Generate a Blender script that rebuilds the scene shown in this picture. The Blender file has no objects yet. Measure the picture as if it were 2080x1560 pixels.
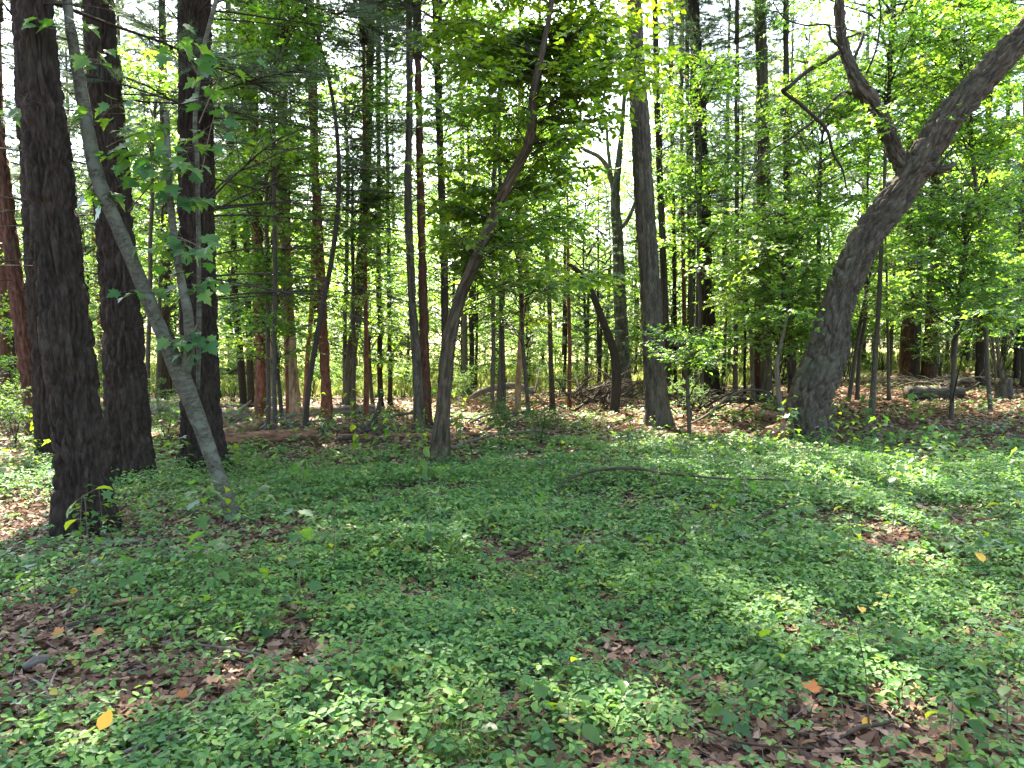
import bpy, math
import numpy as np

# ------------------------------------------------------------------ camera, sky, sun, exposure
scene = bpy.context.scene
CAM_Z, PITCH, FPX = 1.60, math.radians(-3.0), 1513.0      # FPX: focal length in pixels of the 2080 px wide frame
cam_data = bpy.data.cameras.new("camera")
cam_data.sensor_width = 36.0
cam_data.lens = 36.0 * FPX / 2080.0
cam_data.clip_start, cam_data.clip_end = 0.05, 3000.0
cam = bpy.data.objects.new("camera", cam_data)
scene.collection.objects.link(cam)
cam.location = (0, 0, CAM_Z)
cam.rotation_euler = (math.pi / 2 + PITCH, 0, 0)
scene.camera = cam

SUN_EL, SUN_AZ = math.radians(54), math.radians(-14)       # azimuth from +Y (into the picture), positive to the right
world = bpy.data.worlds.new("World"); scene.world = world; world.use_nodes = True
wn = world.node_tree.nodes; wn.clear()
sky = wn.new("ShaderNodeTexSky"); sky.sky_type = 'NISHITA'; sky.sun_disc = False
sky.sun_elevation = SUN_EL; sky.sun_rotation = SUN_AZ % (2 * math.pi)
sky.air_density = 1.0; sky.dust_density = 2.5; sky.ozone_density = 0.6
bg = wn.new("ShaderNodeBackground"); bg.inputs[1].default_value = 0.125
wo = wn.new("ShaderNodeOutputWorld")
world.node_tree.links.new(sky.outputs[0], bg.inputs[0]); world.node_tree.links.new(bg.outputs[0], wo.inputs[0])

sun_data = bpy.data.lights.new("sun", 'SUN'); sun_data.energy = 5.0; sun_data.angle = math.radians(0.55)
sun_data.color = (1.0, 0.94, 0.84)
sun = bpy.data.objects.new("sun", sun_data); scene.collection.objects.link(sun)
sun.location = (0, 0, 60)
sun.rotation_euler = (math.pi / 2 - SUN_EL, 0, math.pi - SUN_AZ)

scene.view_settings.view_transform = 'Standard'; scene.view_settings.look = 'None'
scene.view_settings.gamma = 1.0; scene.view_settings.use_curve_mapping = False
scene.view_settings.exposure = 3.1
scene.view_settings.use_white_balance = True; scene.view_settings.white_balance_temperature = 6800; scene.view_settings.white_balance_tint = 8
scene.render.engine = 'CYCLES'
cy = scene.cycles
cy.max_bounces = 7; cy.diffuse_bounces = 5; cy.glossy_bounces = 2; cy.transmission_bounces = 3; cy.transparent_max_bounces = 4
cy.use_denoising = True
cy.sample_clamp_indirect = 6.0
cy.caustics_reflective = False; cy.caustics_refractive = False

# ------------------------------------------------------------------ numpy helpers
COL = scene.collection
def R(seed): return np.random.default_rng(seed)
def unit(v):
    v = np.asarray(v, float); return v / np.maximum(np.linalg.norm(v, axis=-1, keepdims=True), 1e-9)
def sstep(x, a, b):
    t = np.clip((np.asarray(x, float) - a) / (b - a), 0, 1); return t * t * (3 - 2 * t)

def _hash(i, j, k, s=0):
    n = (i.astype(np.int64) * 73856093) ^ (j.astype(np.int64) * 19349663) ^ (k.astype(np.int64) * 83492791) ^ (s * 2654435761)
    n &= 0xFFFFFFFF
    n = ((n ^ (n >> 15)) * 2246822519) & 0xFFFFFFFF
    n = ((n ^ (n >> 13)) * 3266489917) & 0xFFFFFFFF
    return ((n ^ (n >> 16)) & 0xFFFFFF) / float(0xFFFFFF)

def vnoise(p, s=0):
    p = np.asarray(p, float); i = np.floor(p); f = p - i; u = f * f * (3 - 2 * f); i = i.astype(np.int64)
    out = 0
    for a in (0, 1):
        for b in (0, 1):
            for c in (0, 1):
                w = (u[:, 0] if a else 1 - u[:, 0]) * (u[:, 1] if b else 1 - u[:, 1]) * (u[:, 2] if c else 1 - u[:, 2])
                out = out + w * _hash(i[:, 0] + a, i[:, 1] + b, i[:, 2] + c, s)
    return out

def worley(p, s=0):
    p = np.asarray(p, float); i = np.floor(p).astype(np.int64)
    f1 = np.full(len(p), 9.0); f2 = np.full(len(p), 9.0); cid = np.zeros(len(p))
    for a in (-1, 0, 1):
        for b in (-1, 0, 1):
            for c in (-1, 0, 1):
                x, y, z = i[:, 0] + a, i[:, 1] + b, i[:, 2] + c
                q = np.stack([x + _hash(x, y, z, s + 1), y + _hash(x, y, z, s + 2), z + _hash(x, y, z, s + 3)], 1)
                d = np.linalg.norm(q - p, axis=1)
                cid = np.where(d < f1, _hash(x, y, z, s + 7), cid); f2 = np.minimum(f2, np.maximum(f1, d)); f1 = np.minimum(f1, d)
    return f1, f2, cid

def ground_h(x, y):
    x = np.asarray(x, float); y = np.asarray(y, float)
    rise = 0.052 * np.clip(x - 0.5, 0, 16) * sstep(y, 7, 24) * (1 - 0.5 * sstep(y, 40, 90))
    und = 0.035 * np.sin(x * 0.9 + 0.6 * y) + 0.03 * np.sin(x * 0.47 - y * 0.83 + 1.3) + 0.015 * np.sin(2.3 * x + 1.1 * y)
    return rise + und * sstep(y, -2, 4)

def ray(u, v):
    a = (u - 1040.0) / FPX; b = -(v - 780.0) / FPX
    c, s = math.cos(PITCH), math.sin(PITCH)
    return np.array([a, c - s * b, s + c * b])
def P(u, v, d):
    """the point seen at pixel (u, v) that lies d metres ahead of the camera"""
    r = ray(u, v); return np.array([0, 0, CAM_Z]) + r * (d / r[1])
def G(u, v):
    """the point of the ground seen at pixel (u, v)"""
    r = ray(u, v); t = np.arange(1.0, 90, 0.02)
    q = np.array([0, 0, CAM_Z]) + t[:, None] * r
    below = np.nonzero(q[:, 2] < ground_h(q[:, 0], q[:, 1]))[0]
    k = below[0] if len(below) else len(t) - 1
    p = q[k].copy(); p[2] = ground_h(p[0], p[1]); return p
def PX(p):
    """pixel of a world point (array)"""
    p = np.atleast_2d(p); c, s = math.cos(PITCH), math.sin(PITCH)
    x, y, z = p[:, 0], p[:, 1], p[:, 2] - CAM_Z
    f = c * y + s * z; up = -s * y + c * z
    return 1040 + FPX * x / f, 780 - FPX * up / f, f

# ------------------------------------------------------------------ mesh builder
class MB:
    def __init__(self): self.V, self.F3, self.F4, self.M3, self.M4, self.Rn, self.T, self.n = [], [], [], [], [], [], [], 0
    def add(self, V, F3=None, F4=None, mat=0, rnd=None, tc=None):
        V = np.asarray(V, float).reshape(-1, 3); k = len(V)
        self.V.append(V)
        self.Rn.append(np.zeros(k) if rnd is None else np.broadcast_to(rnd, (k,)).astype(float))
        self.T.append(V.copy() if tc is None else tc)
        if F3 is not None and len(F3): self.F3.append(np.asarray(F3, np.int64) + self.n); self.M3.append(np.full(len(F3), mat))
        if F4 is not None and len(F4): self.F4.append(np.asarray(F4, np.int64) + self.n); self.M4.append(np.full(len(F4), mat))
        self.n += k
    def mesh(self, name, mats, origin=(0, 0, 0), smooth=True):
        V = np.concatenate(self.V) - np.asarray(origin, float)
        f3 = np.concatenate(self.F3) if self.F3 else np.zeros((0, 3), np.int64)
        f4 = np.concatenate(self.F4) if self.F4 else np.zeros((0, 4), np.int64)
        loops = np.concatenate([f3.ravel(), f4.ravel()]).astype(np.int32)
        tot = np.concatenate([np.full(len(f3), 3), np.full(len(f4), 4)]).astype(np.int32)
        start = np.concatenate([[0], np.cumsum(tot)[:-1]]).astype(np.int32)
        mi = np.concatenate((self.M3 + self.M4)).astype(np.int32)
        me = bpy.data.meshes.new(name)
        me.vertices.add(len(V)); me.vertices.foreach_set("co", V.astype(np.float32).ravel())
        me.loops.add(len(loops)); me.loops.foreach_set("vertex_index", loops)
        me.polygons.add(len(tot)); me.polygons.foreach_set("loop_start", start)
        me.polygons.foreach_set("material_index", mi)
        me.polygons.foreach_set("use_smooth", np.full(len(tot), smooth))
        a = me.attributes.new("rnd", 'FLOAT', 'POINT'); a.data.foreach_set("value", np.concatenate(self.Rn).astype(np.float32))
        a = me.attributes.new("tc", 'FLOAT_VECTOR', 'POINT'); a.data.foreach_set("vector", np.concatenate(self.T).astype(np.float32).ravel())
        me.update(calc_edges=True)
        for m in mats: me.materials.append(m)
        return me
    def build(self, name, mats, parent=None, smooth=True):
        o = None
        loc = np.array(parent["_loc"]) if parent is not None else (0, 0, 0)
        me = self.mesh(name, mats, loc, smooth)
        return link(name, me, parent)

def link(name, data, parent=None, loc=None, rotz=0.0, scale=None):
    o = bpy.data.objects.new(name, data); COL.objects.link(o)
    if parent is not None: o.parent = parent
    if loc is not None: o.location = loc
    if rotz: o.rotation_euler = (0, 0, rotz)
    if scale is not None: o.scale = scale if hasattr(scale, "__len__") else (scale,) * 3
    return o
def thing(name, label, cat, loc, group=None, size=1.0):
    o = link(name, None, None, tuple(float(c) for c in loc)); o.empty_display_size = 0.2
    o["label"] = label; o["category"] = cat
    if group: o["group"] = group
    o["_loc"] = [float(c) for c in loc]
    return o

def catmull(C, ds, zfine=None):
    """smooth curve through control rows (x, y, z, ...), resampled about every ds metres"""
    C = np.asarray(C, float)
    Q = np.vstack([2 * C[0] - C[1], C, 2 * C[-1] - C[-2]])
    out = []
    for i in range(1, len(Q) - 2):
        p0, p1, p2, p3 = Q[i - 1], Q[i], Q[i + 1], Q[i + 2]
        t = np.linspace(0, 1, 24, endpoint=False)[:, None]
        out.append(0.5 * (2 * p1 + (p2 - p0) * t + (2 * p0 - 5 * p1 + 4 * p2 - p3) * t ** 2 + (3 * p1 - p0 - 3 * p2 + p3) * t ** 3))
    out.append(C[-1:]); A = np.vstack(out)
    s = np.concatenate([[0], np.cumsum(np.linalg.norm(np.diff(A[:, :3], axis=0), axis=1))])
    n = max(3, int(s[-1] / ds) + 1); t = np.linspace(0, s[-1], n)
    if zfine is not None and A[-1, 2] > zfine:
        sf = s[np.argmax(A[:, 2] > zfine)]; t = np.concatenate([np.arange(0, sf, ds), np.arange(sf, s[-1], .3), [s[-1]]])
    return np.stack([np.interp(t, s, A[:, k]) for k in range(A.shape[1])], 1)

def frames(path):
    T = unit(np.gradient(path, axis=0)); N = np.zeros_like(T)
    ref = np.array([1.0, 0, 0]) if abs(T[0, 0]) < 0.9 else np.array([0, 1.0, 0])
    n = unit(ref - T[0] * (ref @ T[0]))
    for i in range(len(T)):
        n = n - T[i] * (n @ T[i]); n = n / max(np.linalg.norm(n), 1e-9); N[i] = n
    return T, N, np.cross(T, N)

def bark_disp(kind, tc, rad, seed):
    def plates(freq, zf, warp, sharp, s0):
        w = np.stack([vnoise(tc * freq * .35 * [1, 1, .5], s0), vnoise(tc * freq * .35 * [1, 1, .5], s0 + 9), vnoise(tc * freq * .3, s0 + 4)], 1) - 0.5
        q = (tc + w * (warp / freq) * [1, 1, 2.5]) * np.array([freq, freq, zf])
        f1, f2, cid = worley(q, s0); return sstep(f2 - f1, 0.02, sharp), cid
    big = vnoise(tc * 2.2, seed + 2) - 0.5
    if kind == 'oak':
        e, c = plates(13, 3.6, 1.2, .42, seed); e2, c2 = plates(28, 11, .8, .4, seed + 5)
        return 0.062 * (e - 0.8) + 0.012 * (e2 - .6) * e + 0.012 * (c - .5) + 0.010 * (vnoise(tc * 40, seed) - 0.5) + 0.045 * big, .5 * c + .5 * c2
    if kind == 'pine':
        e, c = plates(20, 3.6, 1.0, .36, seed); e2, c2 = plates(40, 12, .8, .4, seed + 5)
        return 0.042 * (e - 0.78) + .009 * (e2 - .6) * e + 0.004 * (c - .5) + 0.006 * (vnoise(tc * 60, seed) - 0.5) + 0.02 * big, .55 * c + .45 * c2
    if kind == 'furrow':
        e, c = plates(28, 3.4, 1.0, .34, seed)
        return 0.024 * (e - 0.7) + 0.006 * (c - .5) + 0.025 * big + 0.004 * (vnoise(tc * 45, seed) - 0.5), c
    return 0.02 * (vnoise(tc * 3.0, seed) - 0.5) + 0.004 * (vnoise(tc * 25, seed) - 0.5) + .012 * (vnoise(tc * np.array([6., 6, 14]), seed + 3) - .5), np.full(len(tc), .5)

def tube(mb, C, nside=10, ds=0.12, mat=0, bark=None, seed=0, flare=0.0, cap=True, wob=0.0, zfine=None):
    """C rows: x, y, z, radius"""
    A = catmull(C, ds, zfine); path, rad = A[:, :3], A[:, 3].copy()
    if wob:
        r = R(seed + 77); k = len(path)
        off = np.stack([vnoise(np.stack([np.linspace(0, k * ds * 1.3, k), np.full(k, seed * 1.7 + j), np.zeros(k)], 1), seed) - 0.5 for j in range(3)], 1)
        path = path + off * wob * np.minimum(1, np.arange(k) / 4.0)[:, None]
    T, N, B = frames(path)
    s = np.concatenate([[0], np.cumsum(np.linalg.norm(np.diff(path, axis=0), axis=1))])
    th = np.linspace(0, 2 * math.pi, nside, endpoint=False)
    rm = np.percentile(rad, 60)
    ct, st = np.cos(th), np.sin(th)
    tc = np.stack([np.broadcast_to(rm * ct, (len(s), nside)), np.broadcast_to(rm * st, (len(s), nside)), np.broadcast_to(s[:, None], (len(s), nside))], 2).reshape(-1, 3)
    tc = tc + seed * 3.17
    r2 = np.repeat(rad, nside).reshape(len(s), nside)
    if flare:
        lob = 0.6 + 0.4 * np.cos(th * 3 + seed) + 0.25 * np.cos(th * 5 + 2.1 * seed)
        r2 = r2 * (1 + flare * np.exp(-s / (1.6 * rm))[:, None] * lob[None])
    tone = R(seed).random() * .6 + .2 if seed else .5
    if bark:
        dsp, tn = bark_disp(bark, tc, rm, seed); tone = np.append(tn, [.5, .5]) if cap else tn
        r2 = r2 + dsp.reshape(len(s), nside) * min(1.0, rm / 0.12) * np.clip(rad / rm, 0.2, 1)[:, None]
    V = path[:, None] + (N[:, None] * ct[None, :, None] + B[:, None] * st[None, :, None]) * r2[..., None]
    m = len(s); idx = np.arange(m * nside).reshape(m, nside); nx = np.roll(idx, -1, 1)
    F4 = np.stack([idx[:-1], nx[:-1], nx[1:], idx[1:]], 2).reshape(-1, 4)
    V = V.reshape(-1, 3); F3 = None
    if cap:
        V = np.vstack([V, path[0], path[-1]]); tc = np.vstack([tc, tc[0], tc[-1]]); a, b = m * nside, m * nside + 1
        F3 = np.vstack([np.stack([nx[0], idx[0], np.full(nside, a)], 1), np.stack([idx[-1], nx[-1], np.full(nside, b)], 1)])
    mb.add(V, F3, F4, mat, tone, tc)
    return A

def sticks(mb, P0, P1, r0, r1, mat=0):
    P0 = np.asarray(P0, float).reshape(-1, 3); P1 = np.asarray(P1, float).reshape(-1, 3); n = len(P0)
    if n == 0: return
    T = unit(P1 - P0); ref = np.where(np.abs(T[:, 2:3]) < 0.9, [[0, 0, 1.0]], [[1.0, 0, 0]])
    N = unit(np.cross(T, ref)); B = np.cross(T, N)
    r0 = np.broadcast_to(r0, (n,)); r1 = np.broadcast_to(r1, (n,))
    V = np.zeros((n, 6, 3))
    for k in range(3):
        a = 2 * math.pi * k / 3; d = N * math.cos(a) + B * math.sin(a)
        V[:, k] = P0 + d * r0[:, None]; V[:, 3 + k] = P1 + d * r1[:, None]
    F = np.array([[0, 1, 4, 3], [1, 2, 5, 4], [2, 0, 3, 5]])
    mb.add(V.reshape(-1, 3), None, (np.arange(n)[:, None, None] * 6 + F[None]).reshape(-1, 4), mat, 0.5)

# ------------------------------------------------------------------ leaf templates (x across, y from stalk to tip, z up)
def fan(outline, centre, curl=0.0, fold=0.0):
    pts = [centre] + outline
    V = np.array([[x, y, fold * abs(x) - curl * (y - 0.3) ** 2] for x, y in pts]); n = len(outline)
    F = np.array([[0, 1 + i, 1 + (i + 1) % n] for i in range(n)])
    return V, F[:, ::-1]
def mirror(h): return h + [(-x, y) for x, y in reversed(h) if x > 1e-6]
MAPLE = fan(mirror([(0, 0), (.20, -.10), (.26, .02), (.50, .10), (.42, .26), (.60, .46), (.40, .50), (.24, .50), (.27, .72), (.15, .76), (0, 1.02)]), (0, .33), .25, .16)
MAPLE_S = fan(mirror([(0, 0), (.44, .06), (.34, .28), (.52, .54), (.2, .54), (0, 1.0)]), (0, .33), .3, .15)
MAPLE_T = (np.array([[0, 0, 0], [-.52, .42, .1], [-.2, .45, .02], [0, 1, -.12], [.2, .45, .02], [.52, .42, .1]]), np.array([[0, 2, 1], [0, 4, 2], [2, 4, 3], [0, 5, 4]]))
OVAL = (np.array([[0, 0, 0], [.25, .2, .07], [.34, .48, .09], [.2, .8, .03], [0, 1, -.12], [-.2, .8, .03], [-.34, .48, .09], [-.25, .2, .07], [0, .5, 0]]),
        np.array([[0, 1, 8], [1, 2, 8], [2, 3, 8], [3, 4, 8], [4, 5, 8], [5, 6, 8], [6, 7, 8], [7, 0, 8]]))
OVAL_M = (np.array([[0, 0, 0], [.3, .28, .08], [.27, .64, .06], [0, 1, -.12], [-.27, .64, .06], [-.3, .28, .08]]), np.array([[0, 1, 2], [0, 2, 3], [0, 3, 4], [0, 4, 5]]))
OVAL_S = (np.array([[0, 0, 0], [.36, .42, .08], [0, 1, -.1], [-.36, .42, .08]]), np.array([[0, 1, 2], [0, 2, 3]]))
NARROW = (np.array([[0, 0, 0], [.19, .4, .06], [.1, .78, .0], [0, 1, -.12], [-.1, .78, 0], [-.19, .4, .06]]), np.array([[0, 1, 5], [1, 2, 4], [1, 4, 5], [2, 3, 4]]))
OAKLEAF = fan(mirror([(0, 0), (.16, .12), (.12, .25), (.34, .38), (.18, .5), (.36, .68), (.16, .76), (0, 1.0)]), (0, .45), -.5, .35)

def leaves(mb, tpl, o, yd, nrm, size, rnd, mat=0, bend=None):
    o = np.asarray(o, float).reshape(-1, 3); n = len(o)
    if n == 0: return
    V, F = tpl
    y = unit(yd); x = unit(np.cross(y, nrm)); z = np.cross(x, y)
    size = np.broadcast_to(size, (n,))
    zz = V[None, :, 2] * (np.ones((n, 1)) if bend is None else bend[:, None])
    W = o[:, None] + size[:, None, None] * (x[:, None] * V[None, :, 0:1] + y[:, None] * V[None, :, 1:2] + z[:, None] * zz[..., None])
    mb.add(W.reshape(-1, 3), (np.arange(n)[:, None, None] * len(V) + F[None]).reshape(-1, 3), None, mat, np.repeat(np.broadcast_to(rnd, (n,)), len(V)))

# ------------------------------------------------------------------ materials
def mat_new(name):
    m = bpy.data.materials.new(name); m.use_nodes = True; nt = m.node_tree; nt.nodes.clear()
    return m, nt.nodes, nt.links
def ramp(nodes, stops):
    r = nodes.new("ShaderNodeValToRGB"); e = r.color_ramp.elements
    while len(e) < len(stops): e.new(0.5)
    for k, (p, c) in enumerate(stops): e[k].position = p; e[k].color = (*c, 1)
    return r
def leaf_mat(name, stops, tstops, tmix=0.45, gloss=0.35, rough=0.38):
    m, N, L = mat_new(name)
    at = N.new("ShaderNodeAttribute"); at.attribute_name = "rnd"
    c1 = ramp(N, stops); c2 = ramp(N, tstops); L.new(at.outputs["Fac"], c1.inputs[0]); L.new(at.outputs["Fac"], c2.inputs[0])
    d = N.new("ShaderNodeBsdfDiffuse"); t = N.new("ShaderNodeBsdfTranslucent"); g = N.new("ShaderNodeBsdfGlossy"); g.inputs["Roughness"].default_value = rough
    L.new(c1.outputs[0], d.inputs[0]); L.new(c2.outputs[0], t.inputs[0])
    mx = N.new("ShaderNodeMixShader"); mx.inputs[0].default_value = tmix; L.new(d.outputs[0], mx.inputs[1]); L.new(t.outputs[0], mx.inputs[2])
    lw = N.new("ShaderNodeLayerWeight"); lw.inputs[0].default_value = .5
    pw = N.new("ShaderNodeMath"); pw.operation = 'POWER'; pw.inputs[1].default_value = 5.0; L.new(lw.outputs["Facing"], pw.inputs[0])
    mm = N.new("ShaderNodeMath"); mm.operation = 'MULTIPLY_ADD'; mm.inputs[1].default_value = gloss; mm.inputs[2].default_value = .03 * gloss; L.new(pw.outputs[0], mm.inputs[0])
    m2 = N.new("ShaderNodeMixShader"); L.new(mm.outputs[0], m2.inputs[0]); L.new(mx.outputs[0], m2.inputs[1]); L.new(g.outputs[0], m2.inputs[2])
    out = N.new("ShaderNodeOutputMaterial"); L.new(m2.outputs[0], out.inputs[0]); return m
def bark_mat(name, stops, scale=(14, 14, 4), rough=0.9, bump=0.6, blotch=None, spec=0.15):
    m, N, L = mat_new(name)
    at = N.new("ShaderNodeAttribute"); at.attribute_name = "tc"
    mp = N.new("ShaderNodeMapping"); mp.inputs["Scale"].default_value = scale; L.new(at.outputs["Vector"], mp.inputs[0])
    n1 = N.new("ShaderNodeTexNoise"); n1.inputs["Scale"].default_value = 1.0; n1.inputs["Detail"].default_value = 6; n1.inputs["Roughness"].default_value = 0.65
    L.new(mp.outputs[0], n1.inputs["Vector"])
    c = ramp(N, stops); L.new(n1.outputs[0], c.inputs[0]); col = c.outputs[0]
    if blotch:
        n2 = N.new("ShaderNodeTexNoise"); n2.inputs["Scale"].default_value = blotch[0]; n2.inputs["Detail"].default_value = 4
        L.new(at.outputs["Vector"], n2.inputs["Vector"])
        r2 = ramp(N, [(blotch[1], (0, 0, 0)), (blotch[2], (1, 1, 1))]); L.new(n2.outputs[0], r2.inputs[0])
        mc = N.new("ShaderNodeMixRGB"); mc.inputs[2].default_value = (*blotch[3], 1); L.new(r2.outputs[0], mc.inputs[0]); L.new(col, mc.inputs[1]); col = mc.outputs[0]
    ar = N.new("ShaderNodeAttribute"); ar.attribute_name = "rnd"       # each bark flake weathers to its own tone
    mr = N.new("ShaderNodeMapRange"); mr.inputs[3].default_value = .55; mr.inputs[4].default_value = 1.5; L.new(ar.outputs["Fac"], mr.inputs[0])
    vm = N.new("ShaderNodeVectorMath"); vm.operation = 'SCALE'; L.new(col, vm.inputs[0]); L.new(mr.outputs[0], vm.inputs["Scale"]); col = vm.outputs[0]
    b = N.new("ShaderNodeBsdfPrincipled"); b.inputs["Roughness"].default_value = rough; b.inputs["Specular IOR Level"].default_value = spec
    L.new(col, b.inputs["Base Color"])
    bp = N.new("ShaderNodeBump"); bp.inputs["Strength"].default_value = bump; bp.inputs["Distance"].default_value = 0.015
    L.new(n1.outputs[0], bp.inputs["Height"]); L.new(bp.outputs[0], b.inputs["Normal"])
    out = N.new("ShaderNodeOutputMaterial"); L.new(b.outputs[0], out.inputs[0]); return m

M = {}
M['oak'] = bark_mat('oak_bark', [(.3, (.033, .026, .018)), (.5, (.06, .049, .035)), (.72, (.10, .084, .062))], (60, 60, 16), blotch=(2.0, .55, .75, (.07, .066, .043)))
M['pine'] = bark_mat('pine_bark', [(.3, (.014, .0095, .0065)), (.5, (.026, .0185, .013)), (.75, (.052, .039, .028))], (70, 70, 18), blotch=(1.4, .55, .8, (.036, .029, .02)))
M['red'] = bark_mat('reddish_pine_bark', [(.3, (.065, .025, .014)), (.5, (.14, .055, .031)), (.75, (.24, .11, .068))], (26, 26, 8), blotch=(2.0, .55, .75, (.07, .04, .03)))
M['redd'] = bark_mat('dark_reddish_pine_bark', [(.3, (.035, .016, .010)), (.5, (.075, .034, .022)), (.75, (.13, .065, .044))], (26, 26, 8), blotch=(2.0, .55, .75, (.05, .034, .025)))
M['maple'] = bark_mat('smooth_grey_bark', [(.32, (.03, .027, .018)), (.46, (.062, .058, .04)), (.56, (.078, .074, .052)), (.74, (.14, .132, .096))], (22, 22, 44), bump=.9, blotch=(8.0, .52, .62, (.105, .108, .078)))
M['grey'] = bark_mat('grey_brown_bark', [(.3, (.032, .026, .019)), (.5, (.065, .054, .04)), (.75, (.12, .103, .08))], (70, 70, 12), blotch=(2, .5, .75, (.06, .054, .036)))
M['tan'] = bark_mat('tan_bark', [(.3, (.13, .075, .042)), (.5, (.25, .155, .09)), (.75, (.36, .25, .155))], (26, 26, 7))
M['cherry'] = bark_mat('brown_flaky_bark', [(.3, (.024, .016, .010)), (.5, (.055, .039, .024)), (.75, (.11, .082, .054))], (30, 30, 7), blotch=(3, .5, .7, (.065, .058, .036)))
M['dark'] = bark_mat('dark_twig_bark', [(.3, (.022, .017, .013)), (.6, (.05, .04, .031))], (30, 30, 8))
M['twig'] = bark_mat('green_brown_twig', [(.3, (.08, .065, .04)), (.6, (.15, .12, .075))], (30, 30, 8))
M['dead'] = bark_mat('weathered_dead_wood', [(.3, (.07, .054, .042)), (.5, (.15, .122, .10)), (.75, (.27, .23, .195))], (40, 40, 5))
M['rot'] = bark_mat('rotten_red_wood', [(.3, (.11, .05, .03)), (.5, (.22, .105, .065)), (.75, (.34, .2, .14))], (20, 20, 6))
M['birch'] = bark_mat('white_birch_bark', [(.36, (.05, .04, .035)), (.44, (.3, .285, .255)), (.8, (.42, .41, .38))], (3, 3, 26), bump=.2)

M['ground_leaf'] = leaf_mat('ground_cover_leaf', [(0, (.045, .113, .04)), (.5, (.097, .205, .056)), (.93, (.18, .30, .065)), (1, (.36, .32, .07))],
                            [(0, (.12, .31, .05)), (.5, (.2, .43, .05)), (1, (.36, .5, .06))], .37, .42, .46)
M['maple_leaf'] = leaf_mat('maple_leaf', [(0, (.035, .095, .028)), (.5, (.06, .14, .032)), (1, (.10, .18, .035))],
                           [(0, (.17, .42, .03)), (.5, (.29, .55, .035)), (1, (.46, .65, .04))], .55, .5, .4)
M['maple_dark'] = leaf_mat('dark_maple_leaf', [(0, (.028, .085, .034)), (.6, (.05, .12, .04)), (1, (.09, .17, .04))],
                           [(0, (.10, .28, .03)), (.5, (.18, .42, .03)), (1, (.32, .55, .03))], .46, .6, .36)
M['cherry_leaf'] = leaf_mat('cherry_leaf', [(0, (.03, .08, .026)), (.5, (.045, .11, .03)), (1, (.085, .16, .03))],
                            [(0, (.18, .36, .015)), (.5, (.32, .52, .02)), (1, (.52, .64, .025))], .52, .6, .33)
M['needle'] = leaf_mat('pine_needle', [(0, (.05, .085, .055)), (.5, (.07, .115, .068)), (1, (.11, .15, .08))],
                       [(0, (.09, .17, .06)), (1, (.17, .25, .09))], .35, .5, .4)
M['canopy'] = leaf_mat('canopy_leaf', [(0, (.04, .1, .03)), (1, (.08, .15, .035))], [(0, (.14, .32, .03)), (1, (.28, .45, .04))], .45, .3, .5)
M['far_leaf'] = leaf_mat('far_tree_leaf', [(0, (.05, .10, .04)), (1, (.11, .17, .055))], [(0, (.17, .32, .05)), (1, (.34, .46, .07))], .45, .2, .5)
M['litter'] = leaf_mat('fallen_leaf', [(0, (.04, .022, .013)), (.25, (.105, .057, .034)), (.55, (.205, .118, .075)), (.8, (.31, .195, .13)), (1, (.42, .3, .215))],
                       [(0, (.12, .06, .03)), (1, (.32, .2, .12))], .12, .2, .5)
M['yellow'] = leaf_mat('yellow_fallen_leaf', [(0, (.55, .28, .04)), (1, (.75, .45, .08))], [(0, (.5, .25, .03)), (1, (.7, .4, .05))], .25, .3, .5)
M['rust'] = leaf_mat('rusty_leaf', [(0, (.42, .15, .05)), (1, (.55, .26, .10))], [(0, (.5, .2, .04)), (1, (.6, .3, .08))], .4, .3, .5)
M['grass'] = leaf_mat('grass_blade', [(0, (.06, .12, .035)), (1, (.13, .19, .05))], [(0, (.15, .28, .04)), (1, (.28, .38, .07))], .4, .3, .45)
M['meadow_grass'] = leaf_mat('meadow_grass_blade', [(0, (.12, .17, .05)), (1, (.30, .28, .12))], [(0, (.24, .32, .06)), (1, (.42, .42, .15))], .4, .2, .5)

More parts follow.
